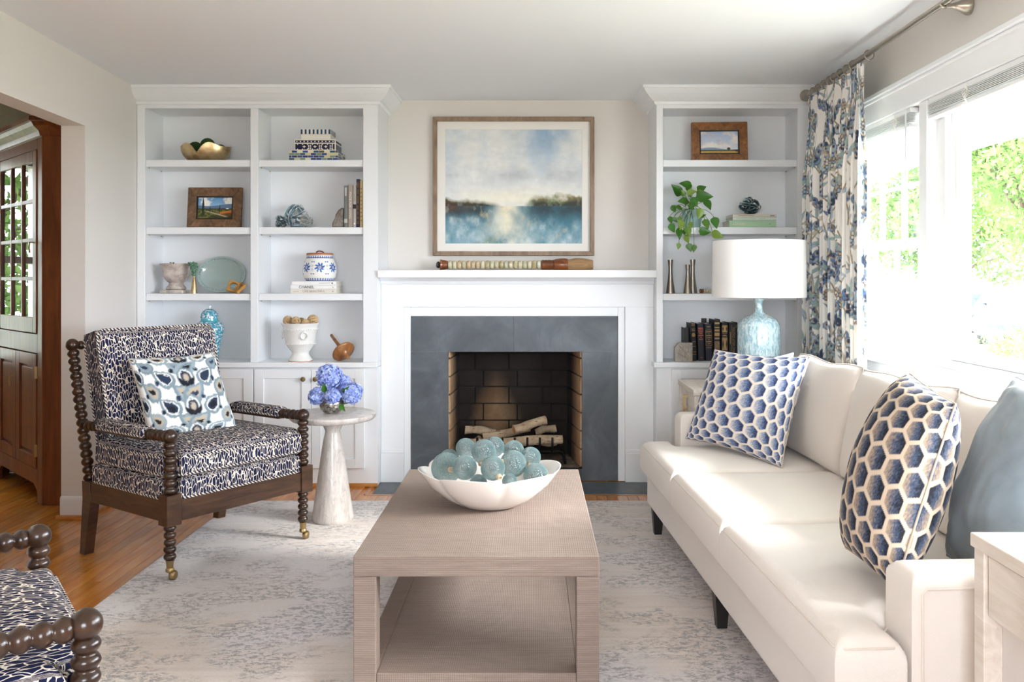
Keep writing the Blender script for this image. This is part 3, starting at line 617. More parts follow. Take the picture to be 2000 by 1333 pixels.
# firebox shell and bricks
ba, bb, Y0, Y1 = -.516, .249, 5.60, 6.04
m = MB(); m.box(oa-.05, ob+.05, Y1+.012, Y1+.1, 0, 1.12); m.hexa([(oa-.02, Y0, 0), (ba-.02, Y1+.02, 0), (ba-.1, Y1+.02, 0), (oa-.1, Y0, 0)][::-1], [(oa-.02, Y0, 1.12), (ba-.02, Y1+.02, 1.12), (ba-.1, Y1+.02, 1.12), (oa-.1, Y0, 1.12)][::-1])
m.hexa([(ob+.02, Y0, 0), (bb+.02, Y1+.02, 0), (bb+.1, Y1+.02, 0), (ob+.1, Y0, 0)], [(ob+.02, Y0, 1.12), (bb+.02, Y1+.02, 1.12), (bb+.1, Y1+.02, 1.12), (ob+.1, Y0, 1.12)])
m.box(oa-.1, ob+.1, Y0, Y1+.1, 1.1, 1.14)
fb = m.build('firebox', MT['mortar'], fp, world=True, clean=True)
MB().box(oa-.02, ob+.02, 5.575, Y1+.02, .03, zb).build('hearth_floor', MT['hearth_ash'], fp, world=True)
bm_ = bmesh.new(); bmesh.ops.create_cube(bm_, size=1.0); bmesh.ops.bevel(bm_, geom=bm_.edges[:], offset=.03, segments=1, affect='EDGES'); brick_me = bpy.data.meshes.new('brick'); bm_.to_mesh(brick_me); bm_.free(); brick_me.materials.append(MT['firebrick'])
INV = wm(fb).inverted()
def brick(c, dirx, l, h, t): 
    ang = math.atan2(dirx[1], dirx[0]); M = Matrix.Translation(Vector(c)) @ Matrix.Rotation(ang, 4, 'Z') @ Matrix.Diagonal((l, t, h, 1)); add('brick', brick_me, fb, None, INV @ M)
CH = .117
for r in range(9):
    z = zb+CH*(r+.5)
    if z > 1.08: break
    x = ba-(.235*.5 if r % 2 else .06)
    while x < bb:
        a, b = max(x, ba), min(x+.235, bb)
        if b-a > .03: brick(((a+b)/2, Y1+.012+.004*random.random(), z), (1, 0), b-a-.009, CH-.009, .045)
        x += .235
    for sx, p, q in ((-1, (oa, Y0), (ba, Y1)), (1, (ob, Y0), (bb, Y1))):
        p, q = Vector(p), Vector(q); L = (q-p).length; d = (q-p)/L; n = Vector((-d.y, d.x))*(1 if sx < 0 else -1); s = -(.11 if r % 2 else 0)
        while s < L-.01:
            a, b = max(s, 0), min(s+.22, L)
            if b-a > .03: c = p+d*(a+b)/2+n*.012; brick((c.x, c.y, z), d, b-a-.009, CH-.009, .045)
            s += .22
# grate and logs
gr = thing('fire_grate', 'black iron fireplace grate holding birch logs', 'grate', (-.12, 5.82, zb))
m = MB(); xs = [fx2 for fx2 in np.linspace(-.36, .13, 7)]
for zz, yy in ((.155, 5.72), (.155, 5.94)): m.tube([(-.40, yy, zz), (.17, yy, zz)], .009, 6)
m.build('cross_bar', MT['iron'], gr, world=True)
for x in xs: MB().tube([(x, 5.97, .16), (x, 5.70, .16), (x, 5.675, .18), (x, 5.668, .255)], .0085, 6).build('bar', MT['iron'], gr, world=True, smooth=True)
for x, s in ((-.40, -1), (.17, 1)):
    for yy in (5.72, 5.94): MB().tube([(x, yy, .155), (x+s*.03, yy, .15), (x+s*.045, yy-.01, zb)], .009, 6).build('leg', MT['iron'], gr, world=True, smooth=True)
def log(a, b, r, label, seed):
    a, b = Vector(a), Vector(b); R = random.Random(seed); L = (b-a).length; M = align(a, b); c = (a+b)/2; n = 9
    m = MB(); seg = 14; vs = []
    for i in range(n):
        rr = r*(1+.07*math.sin(i*1.3+seed))*(1-.06*i/n); ox, oy = .006*math.sin(i*.9+seed), .006*math.cos(i*.7+seed*2)
        for k in range(seg): q = 2*PI*k/seg; e_ = 1+.05*math.sin(3*q+seed+i*.4); vs.append((rr*e_*math.cos(q)+ox, rr*e_*math.sin(q)+oy, L*i/(n-1)))
    fs = [(i*seg+k, i*seg+(k+1) % seg, (i+1)*seg+(k+1) % seg, (i+1)*seg+k) for i in range(n-1) for k in range(seg)]
    m.add(vs, fs, 0, M); m.add(vs[:seg], [list(range(seg))[::-1]], 1, M); m.add(vs[-seg:], [list(range(seg))], 1, M)
    return tag(m.build('birch_log', [MT['birch_bark'], MT['log_end']], None, smooth=50, world=True, loc=(c.x, c.y, min(a.z, b.z)-r)), label, 'log', 'birch logs on the grate')
log((-.43, 5.735, .205), (.20, 5.755, .222), .033, 'longest birch log lying along the front of the grate', 1)
log((-.46, 5.93, .262), (-.25, 5.955, .240), .028, 'birch log at the left end with its end tipped up', 2)
log((-.33, 5.81, .225), (-.02, 5.88, .285), .028, 'birch log slanting up under the crossed logs in the middle', 3)
log((-.125, 5.725, .300), (.085, 5.81, .345), .031, 'top birch log showing a round orange cut end', 4)
log((.02, 5.935, .245), (.16, 5.945, .275), .026, 'short birch log tucked behind the top log', 5)
log((.0, 5.835, .193), (.165, 5.825, .193), .022, 'thin birch log low at the back of the grate', 6)
log((-.42, 5.82, .197), (-.35, 5.88, .203), .024, 'stubby birch log behind the long front log', 7)

# ------------------------------------------------------------------ corner china cabinet in the dining room
cc = thing('corner_cabinet', 'tall cherry wood corner china cabinet seen through the doorway', 'cabinet', (-2.79, 4.95, 0), math.radians(135)); C = MT['cherry']; Wd = .99
def L2(x, y): v_ = wm(cc).inverted() @ Vector((x, y, 0)); return (v_.x, v_.y)
foot = [L2(-2.79, 4.95), L2(-3.49, 5.65), L2(-3.49, 5.776), L2(-2.63, 5.776), L2(-2.585, 4.95)]
m = MB()
for z0, z1 in ((.10, .13), (.86, .89), (1.25, 1.265), (1.62, 1.635), (2.08, 2.11)): m.prism([(foot[0][0]+.01, -.02), (Wd-.01, -.02)]+foot[2:], z0, z1)
m.build('shelf_board', C, cc, clean=True)
def slab(p, q, t, z0, z1, name='side_panel'):
    p, q = Vector(p), Vector(q); d = (q-p).normalized(); n = Vector((-d.y, d.x))*t; return bevel(MB().prism([p, q, q+n, p+n], z0, z1).build(name, C, cc, clean=True), .002, 1)
slab(foot[4], foot[0], -.02, 0, 2.12); slab(foot[1], foot[2], -.02, 0, 2.12); slab(foot[2], foot[3], -.015, .1, 2.12, 'back_panel'); slab(foot[3], foot[4], -.015, .1, 2.12, 'back_panel')
m = MB(); t0, t1 = -.022, 0
m.box(0, .085, t0, t1, 0, 2.12); m.box(Wd-.085, Wd, t0, t1, 0, 2.12); m.box(.085, Wd-.085, t0, t1, .86, .97); m.box(.085, Wd-.085, t0, t1, 2.04, 2.12)
m.prism([(.085, .03), (.10, .07), (.16, .10), (Wd-.16, .10), (Wd-.10, .07), (Wd-.085, .03), (Wd-.085, .19), (.085, .19)], t0, t1, 'y')
bevel(m.build('face_frame', C, cc, clean=True), .002, 1)
m = MB(); pr = [(0, 2.10), (.012, 2.105), (.02, 2.13), (.05, 2.155), (.062, 2.175), (.075, 2.18), (.075, 2.205), (0, 2.205)]
for (p, q) in ((foot[4], foot[0]), (foot[0], foot[1]), (foot[1], foot[2])): pass
A_, B_, C_, D_ = Vector(foot[0]), Vector(foot[1]), Vector(foot[2]), Vector(foot[4]); rows = []
for o, z in pr:
    k = o*math.tan(math.radians(22.5)); d1 = (B_-A_).normalized(); n1 = Vector((0, 1)); s1 = (A_-D_).normalized(); s2 = (C_-B_).normalized()
    nA = Vector((-s1.y, s1.x)); nA = nA if nA.dot(Vector((-1, 0))) > 0 else -nA
    nC = Vector((-s2.y, s2.x)); nC = nC if nC.dot(Vector((1, 0))) > 0 else -nC
    rows.append([D_+nA*o, A_+n1*o-d1*k, B_+n1*o+d1*k, C_+nC*o])
n = len(rows); vs = [(p.x, p.y, z) for r, (o, z) in zip(rows, pr) for p in r]
fs = [(i*4+jj, i*4+jj+1, (i+1)*4+jj+1, (i+1)*4+jj) for i in range(n-1) for jj in range(3)]; vs += [(foot[3][0], foot[3][1], 2.205)]; fs.append([(n-1)*4-4+q for q in range(4)][::-1]+[len(vs)-1] if False else [(n-2)*4, (n-2)*4+1, (n-2)*4+2, (n-2)*4+3, len(vs)-1])
m.add(vs, fs); m.build('cornice', C, cc, clean=True)
gx0, gx1, gz0, gz1 = .09, Wd-.09, .975, 2.035; st = .065
m = MB(); m.box(gx0, gx0+st, -.02, .006, gz0, gz1); m.box(gx1-st, gx1, -.02, .006, gz0, gz1); m.box(gx0+st, gx1-st, -.02, .006, gz0, gz0+.09); m.box(gx0+st, gx1-st, -.02, .006, gz1-st, gz1)
gd = bevel(m.build('glass_door', C, cc), .003, 1); pw, ph = (gx1-gx0-2*st)/3, (gz1-gz0-st-.09)/4
for i in (1, 2): bevel(MB().box(gx0+st+pw*i-.011, gx0+st+pw*i+.011, -.016, .004, gz0+.09, gz1-st).build('muntin', C, gd), .002, 1)
for i in (1, 2, 3): bevel(MB().box(gx0+st, gx1-st, -.015, .003, gz0+.09+ph*i-.011, gz0+.09+ph*i+.011).build('muntin', C, gd), .002, 1)
for i in range(3):
    for k in range(4): MB().box(gx0+st+pw*i, gx0+st+pw*(i+1), -.010, -.007, gz0+.09+ph*k, gz0+.09+ph*(k+1)).build('pane', MT['cabinet_glass'], gd)
for z in (1.12, 1.5, 1.88): MB().box(gx1-.004, gx1+.012, .002, .012, z-.035, z+.035).build('hinge', MT['brass'], gd)
MB().tube([(gx0+.03, .006, 1.5), (gx0+.03, .03, 1.5), (gx0+.03, .034, 1.47), (gx0+.03, .03, 1.44)], .005, 6).build('key', MT['antique_brass'], gd)
for a, b, hx in ((.09, Wd/2-.002, .086), (Wd/2+.002, Wd-.09, Wd-.086)):
    z0, z1, s = .195, .855, .07; m = MB(); m.box(a, a+s, -.02, .006, z0, z1); m.box(b-s, b, -.02, .006, z0, z1); m.box(a+s, b-s, -.02, .006, z0, z0+s); m.box(a+s, b-s, -.02, .006, z1-s, z1)
    d_ = bevel(m.build('door', C, cc), .002, 1); bevel(MB().box(a+s+.012, b-s-.012, -.02, -.002, z0+s+.012, z1-s-.012).build('panel', C, d_), .01, 1); MB().box(a+s, b-s, -.022, -.014, z0+s, z1-s).build('recess', C, d_)
    for z in (.3, .75): MB().box(hx-.006, hx+.006, .002, .012, z-.035, z+.035).build('hinge', MT['brass'], d_)
    if a > .3: MB().tube([(a+.03, .006, .70), (a+.03, .03, .70), (a+.03, .034, .67), (a+.03, .03, .64)], .005, 6).build('key', MT['antique_brass'], d_)
# ------------------------------------------------------------------ printed cloth: small vector rasters kept as colour attributes
class Canvas:
    def __init__(s, wm_, hm_, res, base):
        s.W, s.Hh, s.r = int(round(wm_/res))+1, int(round(hm_/res))+1, res
        s.a = np.empty((s.Hh, s.W, 3)); s.a[:] = lin(base)[:3]
    def win(s, x0, x1, y0, y1):
        i0, i1 = max(0, int(x0/s.r)-1), min(s.W, int(x1/s.r)+2); j0, j1 = max(0, int(y0/s.r)-1), min(s.Hh, int(y1/s.r)+2)
        if i0 >= i1 or j0 >= j1: return None
        yy, xx = np.mgrid[j0:j1, i0:i1]; return (slice(j0, j1), slice(i0, i1)), xx*s.r, yy*s.r
    def put(s, sl, d, col, soft=None):
        soft = soft or s.r; k = np.clip(.5-d/soft, 0, 1)[..., None]; s.a[sl] = s.a[sl]*(1-k)+np.array(lin(col)[:3])*k
    def ell(s, cx, cy, a, b, ang, col, soft=None):
        R = max(a, b); q = s.win(cx-R, cx+R, cy-R, cy+R)
        if q:
            sl, x, y = q; c, n = math.cos(ang), math.sin(ang); u, v = (x-cx)*c+(y-cy)*n, -(x-cx)*n+(y-cy)*c
            s.put(sl, (np.sqrt((u/a)**2+(v/b)**2)-1)*min(a, b), col, soft)
    def disc(s, cx, cy, r, col): s.ell(cx, cy, r, r, 0, col)
    def leaf(s, cx, cy, l, w_, ang, col, soft=None):         # pointed leaf from (cx,cy) along ang
        q = s.win(cx-l, cx+l, cy-l, cy+l)
        if q:
            sl, x, y = q; c, n = math.cos(ang), math.sin(ang); u, v = ((x-cx)*c+(y-cy)*n)/l, -(x-cx)*n+(y-cy)*c
            prof = w_*np.sqrt(np.clip(u, 0, 1))*np.clip(1-u, 0, 1)*1.9; d = np.abs(v)-prof; d = np.where((u < 0) | (u > 1), .05, d); s.put(sl, d, col, soft)
    def stroke(s, pts, w_, col):
        for (x0, y0), (x1, y1) in zip(pts, pts[1:]):
            q = s.win(min(x0, x1)-w_, max(x0, x1)+w_, min(y0, y1)-w_, max(y0, y1)+w_)
            if q:
                sl, x, y = q; dx, dy = x1-x0, y1-y0; t = np.clip(((x-x0)*dx+(y-y0)*dy)/(dx*dx+dy*dy+1e-12), 0, 1); s.put(sl, np.hypot(x-x0-t*dx, y-y0-t*dy)-w_/2, col)
def vnoise(h, w_, cells, seed, oct_=4, stretch=1.0):
    R = np.random.default_rng(seed); out = np.zeros((h, w_)); amp = 1; tot = 0; c = cells
    for _ in range(oct_):
        cy_, cx_ = max(2, int(c)), max(2, int(c*w_/h*stretch)); g = R.random((cy_+2, cx_+2)); y = np.linspace(0, cy_, h, endpoint=False); x = np.linspace(0, cx_, w_, endpoint=False)
        j, i = y.astype(int), x.astype(int); fy, fx_ = y-j, x-i; fy = (fy*fy*(3-2*fy))[:, None]; fx_ = (fx_*fx_*(3-2*fx_))[None]
        out += amp*((g[j][:, i]*(1-fy)+g[j+1][:, i]*fy)*(1-fx_)+(g[j][:, i+1]*(1-fy)+g[j+1][:, i+1]*fy)*fx_); tot += amp; amp *= .55; c *= 2
    return out/tot
def set_col(me, cols):
    a = me.color_attributes.new('Col', 'FLOAT_COLOR', 'POINT'); c = np.ones((len(me.vertices), 4), dtype=np.float32); c[:, :3] = cols; a.data.foreach_set('color', c.ravel())
def grid_mesh(name, V, cols, mat, smooth=True, flip=False):      # V: (h,w,3)
    h, w_ = V.shape[:2]; me = bpy.data.meshes.new(name); idx = np.arange(h*w_).reshape(h, w_)
    q = np.stack([idx[:-1, :-1], idx[:-1, 1:], idx[1:, 1:], idx[1:, :-1]], -1).reshape(-1, 4)
    if flip: q = q[:, ::-1]
    me.vertices.add(h*w_); me.vertices.foreach_set('co', V.reshape(-1).astype(np.float32)); n = len(q); me.loops.add(n*4); me.loops.foreach_set('vertex_index', q.reshape(-1).astype(np.int32))
    me.polygons.add(n); me.polygons.foreach_set('loop_start', np.arange(0, n*4, 4, dtype=np.int32)); me.update(calc_edges=True); me.validate()
    if smooth: me.polygons.foreach_set('use_smooth', np.ones(n, dtype=bool))
    if cols is not None: set_col(me, cols.reshape(-1, 3))
    me.materials.append(mat); return me

# ------------------------------------------------------------------ pillows
def pillow(name, label, corners, T, n, mat, cols=None, group=None, seed=0, pinch=.07, wrinkle=.006, welt=None):
    TL, TR, BR_, BL_ = [np.array(c) for c in corners]; u = np.sin(np.linspace(-1, 1, n)*PI/2); U, V = np.meshgrid(u, u[::-1])
    edge = np.sin(np.linspace(0, PI, n))
    Uc = U*(1-pinch*(1-V**2)*np.abs(U)); Vc = V*(1-pinch*(1-U**2)*np.abs(V))
    a, b = (Uc+1)/2, (Vc+1)/2
    B = (TL[None, None]*((1-a)*b)[..., None]+TR*(a*b)[..., None]+BR_*(a*(1-b))[..., None]+BL_*((1-a)*(1-b))[..., None])
    nrm = np.cross((TR+BR_)-(TL+BL_), (TL+TR)-(BL_+BR_)); nrm /= np.linalg.norm(nrm)
    th = T*np.power(np.clip((1-U**2)*(1-V**2), 0, 1), .42); wr = (vnoise(n, n, 5, seed, 3)-.5)*wrinkle*2*np.clip((1-U**2)*(1-V**2)*6, 0, 1)
    base = Vector(((TL+TR+BR_+BL_)/4)); base.z = min(c[2] for c in (TL, TR, BR_, BL_)); o3 = np.array(base)
    Fv, Kv = B+nrm*(th+wr)[..., None]-o3, B-nrm*(th*.9)[..., None]-o3
    me = bpy.data.meshes.new(name); idx = np.arange(n*n).reshape(n, n); kid = idx.copy()+n*n
    inner = np.zeros((n, n), bool); inner[1:-1, 1:-1] = True; kid[~inner] = idx[~inner]      # shared rim
    q1 = np.stack([idx[1:, :-1], idx[1:, 1:], idx[:-1, 1:], idx[:-1, :-1]], -1).reshape(-1, 4); q2 = np.stack([kid[:-1, :-1], kid[:-1, 1:], kid[1:, 1:], kid[1:, :-1]], -1).reshape(-1, 4)
    vs = np.concatenate([Fv.reshape(-1, 3), Kv.reshape(-1, 3)]); q = np.concatenate([q1, q2]); m_ = len(q)
    me.vertices.add(len(vs)); me.vertices.foreach_set('co', vs.ravel().astype(np.float32)); me.loops.add(m_*4); me.loops.foreach_set('vertex_index', q.ravel().astype(np.int32)); me.polygons.add(m_); me.polygons.foreach_set('loop_start', np.arange(0, m_*4, 4, dtype=np.int32)); me.update(calc_edges=True)
    me.polygons.foreach_set('use_smooth', np.ones(m_, dtype=bool)); me.materials.append(mat)
    if cols is not None: set_col(me, np.concatenate([cols.reshape(-1, 3)]*2))
    b_ = bmesh.new(); b_.from_mesh(me); bmesh.ops.delete(b_, geom=[v for v in b_.verts if not v.link_faces], context='VERTS'); b_.to_mesh(me); b_.free()
    t = thing(name, label, 'pillow', base, 0, group); add('cover', me, t)
    rim = [B[0, i]-o3 for i in range(0, n-1, 4)]+[B[i, -1]-o3 for i in range(0, n-1, 4)]+[B[-1, i]-o3 for i in range(n-1, 0, -4)]+[B[i, 0]-o3 for i in range(n-1, 0, -4)]
    MB().tube(rim, .0035, 6, True).build('seam', welt or mat, t, smooth=True)
    if welt is None and cols is not None: set_col(t.children[1].data, np.tile(np.array(lin('B9AC9C')[:3]), (len(t.children[1].data.vertices), 1)))
    return t
def hex_cols(n, size, cell, seed, dark, mid, light, border, ang=0.0, asp=1.0):
    R = np.random.default_rng(seed); yy, xx = np.mgrid[0:n, 0:n]/(n-1.0)*size; xx = xx/asp; x = xx*math.cos(ang)+yy*math.sin(ang); y = -xx*math.sin(ang)+yy*math.cos(ang)
    s = cell; rx, ry = s, s*math.sqrt(3)
    def cand(ox, oy): i, j = np.round((x-ox)/rx), np.round((y-oy)/ry); return x-ox-i*rx, y-oy-j*ry, i, j
    a, b = cand(0, 0), cand(rx/2, ry/2); pick = (a[0]**2+a[1]**2) < (b[0]**2+b[1]**2)
    dx, dy = np.where(pick, a[0], b[0]), np.where(pick, a[1], b[1]); dx, dy = dx, dy
    d = np.maximum(np.abs(dx), np.abs(dx)*.5+np.abs(dy)*math.sqrt(3)/2)/(s/2)       # 0 centre .. 1 edge
    st = R.random((n, n)); st = (st+np.roll(st, 1, 0)+np.roll(st, 1, 1))/3
    g = np.clip((dx*math.cos(.3)-dy*.25)/(s*.9)+.5+(st-.5)*.5, 0, 1)[..., None]
    D, M_, L_, B_ = [np.array(lin(c)[:3]) for c in (dark, mid, light, border)]
    col = np.where(g < .5, L_+(M_-L_)*(g/.5), M_+(D-M_)*np.clip((g-.5)/.32, 0, 1)); k = np.clip((d-.80)/.06, 0, 1)[..., None]; return col*(1-k)+B_*k
n = 230
pillow('honeycomb_pillow', 'blue honeycomb patterned pillow at the far end of the sofa', [P(1396, 684, 4.42), P(1582, 698, 3.98), P(1527, 914, 3.80), P(1340, 857, 4.28)], .085, n, MT['print_honeycomb'],
       hex_cols(n, .54, .054, 1, '28365C', '6A7DA4', 'D6D2CE', 'E8DED2', .15), 'honeycomb pillows on the sofa', 3)
pillow('honeycomb_pillow', 'navy and tan honeycomb pillow leaning near the front arm of the sofa', [P(1778, 731, 2.68), P(1866, 790, 2.31), P(1748, 1150, 2.17), P(1652, 1070, 2.52)], .13, n, MT['print_honeycomb'],
       hex_cols(n, .56, .055, 2, '0F1524', '414F68', 'AE977F', 'D0BDA8', .1, 1.35), 'honeycomb pillows on the sofa', 4, .02)
pillow('velvet_pillow', 'plain slate blue velvet pillow against the front arm of the sofa', [P(1985, 738, 2.52), (1.42, 2.15, .99), (1.13, 2.13, .48), P(1850, 1085, 2.40)], .11, 90, MT['blue_velvet'], None, None, 5, .06, .02, MT['blue_velvet'])
pillow('pale_pillow', 'pale blue pillow peeping out behind the far honeycomb pillow', [P(1440, 706, 4.46), P(1549, 690, 4.28), P(1545, 850, 4.10), P(1430, 850, 4.30)], .06, 60, MT['pale_blue_fabric'], None, None, 6, .06, .004, MT['pale_blue_fabric'])
def ikat(n):
    c = Canvas(.46, .46, .46/(n-1), 'EEEDE8'); s = .23; G, G2, N_, K, TN, Wt = '7C8D96', '95A4AC', '22314A', '11141D', 'B5A792', 'EEEDE8'
    for row in range(-1, 6):                       # rising ogee bands of paired leaves, mirrored about the centre
        y0 = row*.105
        for ix in range(5):
            for sg in (-1, 1):
                bx_, by_ = s+sg*(ix*.062+.012), y0+ix*.040+.02; an = sg*.95 if sg > 0 else PI+.95*sg
                an = -PI/2+sg*.85; cg = (G, G2, G)[(ix+row) % 3]
                c.leaf(bx_-sg*.03, by_+.04, .098, .044, an, cg, .005); c.leaf(bx_-sg*.022, by_+.031, .072, .030, an, Wt if ix % 2 else G2, .005); c.leaf(bx_-sg*.020, by_+.028, .062, .023, an, (N_, TN, G, N_, TN)[(ix+2*row) % 5], .005); c.leaf(bx_-sg*.014, by_+.020, .036, .012, an+.25*sg, (K, K, N_)[(ix+row) % 3], .004)
                c.disc(bx_+sg*.030, by_+.022, .011, G); c.disc(bx_+sg*.030, by_+.022, .007, K if (ix+row) % 2 else N_)
        for q, (w_, h_, cl) in enumerate(((.030, .042, G), (.022, .033, Wt), (.017, .027, N_), (.009, .014, TN))): c.ell(s, y0+.075, w_, h_, 0, cl, .005)
        for sg in (-1, 1): c.leaf(s, y0+.115, .05, .013, -PI/2+sg*.6, K, .004)
    a = c.a[:n, :n]; j = (vnoise(n, n, 60, 3, 2)-.5)*8; ii = np.clip(np.arange(n)[:, None]+j.astype(int), 0, n-1); a = a[ii, np.arange(n)[None]]; return a
n = 200
pillow('ikat_pillow', 'blue and grey ikat medallion pillow on the spindle armchair', [P(252, 702, 4.10), P(418, 689, 4.42), P(467, 846, 4.27), P(292, 868, 4.0)], .075, n, MT['print_ikat'], ikat(n), None, 8, .05)

# ------------------------------------------------------------------ cushions with crowned tops
def cushion(poly, z0, z1, rt=.04, rb=.02, crown=.02, step=.05, M=None):     # poly: axis-aligned polygon
    segs = list(zip(poly, poly[1:]+poly[:1])); offs = [0, .0015, .005, .011, .02, .03, .042]
    def lines(vals):
        lo, hi = min(vals), max(vals); L = set()
        for v in set(vals):
            for o in offs:
                for s in (-1, 1):
                    q = v+s*o*max(rt, .03)/.04
                    if lo-1e-9 <= q <= hi+1e-9: L.add(round(q, 5))
        k = int((hi-lo)/step)
        for i in range(1, k): 
            q = lo+(hi-lo)*i/k
            if all(abs(q-z) > step*.35 for z in L): L.add(round(q, 5))
        return sorted(L)
    xs, ys = lines([p[0] for p in poly]), lines([p[1] for p in poly])
    def inside(x, y):
        c = False
        for (x0, y0), (x1, y1) in segs:
            if (y0 > y) != (y1 > y) and x < (x1-x0)*(y-y0)/(y1-y0)+x0: c = not c
        return c
    def dist(x, y):
        b = 9
        for (x0, y0), (x1, y1) in segs:
            dx, dy = x1-x0, y1-y0; t = min(1, max(0, ((x-x0)*dx+(y-y0)*dy)/(dx*dx+dy*dy))); b = min(b, math.hypot(x-x0-t*dx, y-y0-t*dy))
        return b
    m = MB(); ids = {}
    def vid(i, j, side):
        k = (i, j, side)
        if k not in ids:
            x, y = xs[i], ys[j]; d = dist(x, y); r = rt if side else rb; e = min(d/r, 1); rise = r*math.sqrt(max(0, 1-(1-e)**2))
            z = z1-r+rise+crown*(1-math.exp(-d/.11)) if side else z0+r-rise
            ids[k] = len(m.v); m.v.append((x, y, z))
        return ids[k]
    cells = {(i, j) for i in range(len(xs)-1) for j in range(len(ys)-1) if inside((xs[i]+xs[i+1])/2, (ys[j]+ys[j+1])/2)}
    for i, j in cells:
        m.f.append([vid(i, j, 1), vid(i+1, j, 1), vid(i+1, j+1, 1), vid(i, j+1, 1)]); m.f.append([vid(i, j, 0), vid(i, j+1, 0), vid(i+1, j+1, 0), vid(i+1, j, 0)])
        for di, dj, a, b in ((0, -1, (i, j), (i+1, j)), (1, 0, (i+1, j), (i+1, j+1)), (0, 1, (i+1, j+1), (i, j+1)), (-1, 0, (i, j+1), (i, j))):
            if (i+di, j+dj) not in cells: m.f.append([vid(*a, 0), vid(*b, 0), vid(*b, 1), vid(*a, 1)])
    m.mi = [0]*len(m.f)
    if M is not None: m.v = [tuple(M @ Vector(p)) for p in m.v]
    return m
def rect(x0, x1, y0, y1): return [(x0, y0), (x1, y0), (x1, y1), (x0, y1)]
def welt(poly, z, off, r, name, mat, parent, M=None):
    cx, cy_ = sum(p[0] for p in poly)/len(poly), sum(p[1] for p in poly)/len(poly); pts = []
    for (x0, y0), (x1, y1) in zip(poly, poly[1:]+poly[:1]):
        L = math.hypot(x1-x0, y1-y0); nx, ny = (y1-y0)/L, -(x1-x0)/L; k = max(2, int(L/.05))
        for i in range(k):
            t = (i+.5)/k; pts.append(Vector((x0+(x1-x0)*t+nx*off, y0+(y1-y0)*t+ny*off, z)))
    if M is not None: pts = [M @ p for p in pts]
    return MB().tube(pts, r, 6, True).build(name, mat, parent, smooth=True)

# ------------------------------------------------------------------ sofa
LN = MT['sofa_linen']; sofa = thing('sofa', 'long cream linen sofa with three loose seat cushions under the window', 'sofa', (.69, 1.985, .0115), math.radians(3.2)); SL = 2.48
bevel(MB().box(.03, .93, .02, SL-.02, .13, .30).build('base', LN, sofa), .02, 3)
arm_z = .60
for y0, y1 in ((0, .13), (SL-.13, SL)):
    a = cushion(rect(.18, .94, y0, y1), .13, arm_z, .035, .01, .004, .06).build('arm', LN, sofa, smooth=50)
    yo = y0 if y0 == 0 else y1; m = MB(); sg = -1 if y0 == 0 else 1
    m.tube([(.205, yo+sg*.001, .15), (.205, yo+sg*.001, arm_z-.045), (.215, yo+sg*.001, arm_z-.034), (.93, yo+sg*.001, arm_z-.034)], .004, 6); m.build('welt', MT['welt_linen'], a, smooth=True)
cushion(rect(.74, .95, .0, SL), .13, .83, .05, .01, .0, .1).build('back', LN, sofa, smooth=50)
ys = [.0, .98, 1.76, SL]
polys = [[(0, ys[0]), (.17, ys[0]), (.17, .135), (.74, .135), (.74, ys[1]-.003), (0, ys[1]-.003)][:], rect(0, .74, ys[1]+.003, ys[2]-.003), [(0, ys[2]+.003), (.74, ys[2]+.003), (.74, SL-.135), (.17, SL-.135), (.17, SL), (0, SL)]]
for p in polys:
    c = cushion(p, .295, .445, .045, .02, .022, .04).build('seat_cushion', LN, sofa, smooth=60); welt(p, .428, -.0075, .0028, 'welt', MT['welt_linen'], c)
def back_cushion(y0, y1):
    wd = y1-y0; M = Matrix.Translation((.690, y0, .445)) @ Matrix.Rotation(math.radians(12), 4, 'Y') @ Matrix.Rotation(-PI/2, 4, 'Y')   # local x->up, z->-x(front)
    n_ = 26; vs = []; u = np.linspace(-1, 1, n_)
    m = MB(); hgt = .47
    def pt(a, b, s):
        t = (max(0, (1-abs(a)**3.2))*max(0, (1-abs(b)**3.2)))**.42; bulge = .085*t; pin = 1-.035*(1-b*b)*abs(a)
        return M @ Vector((hgt*(a*pin+1)/2+.006*math.sin(b*5+y0*7)*(a > .5), wd/2*(1+b*(1-.03*(1-a*a))), s*bulge))
    ids = [[[0, 0] for _ in u] for _ in u]
    for i, a in enumerate(u):
        for j, b in enumerate(u):
            f = len(m.v); m.v.append(tuple(pt(a, b, 1))); ids[i][j] = [f, f]
            if 0 < i < n_-1 and 0 < j < n_-1: ids[i][j][1] = len(m.v); m.v.append(tuple(pt(a, b, -1)))
    for i in range(n_-1):
        for j in range(n_-1):
            q = [ids[i][j], ids[i+1][j], ids[i+1][j+1], ids[i][j+1]]; m.f.append([k[0] for k in q]); m.f.append([k[1] for k in q][::-1])
    m.mi = [0]*len(m.f); o = m.build('back_cushion', LN, sofa, smooth=True)
    rim = [pt(a, -1, 0) for a in u[:-1]]+[pt(1, b, 0) for b in u[:-1]]+[pt(a, 1, 0) for a in u[:0:-1]]+[pt(-1, b, 0) for b in u[:0:-1]]
    MB().tube(rim, .004, 6, True).build('welt', MT['welt_linen'], o, smooth=True)
bc = [.135, .875, 1.61, SL-.135]
for a, b in zip(bc, bc[1:]): back_cushion(a+.004, b-.004)
for x in (.07, .86):
    for y in (.08, 1.21, SL-.10):
        MB().hexa([(x-.018, y-.018, 0), (x+.018, y-.018, 0), (x+.018, y+.018, 0), (x-.018, y+.018, 0)], [(x-.028, y-.028, .132), (x+.028, y-.028, .132), (x+.028, y+.028, .132), (x-.028, y+.028, .132)]).build('leg', MT['black_wood'], sofa)

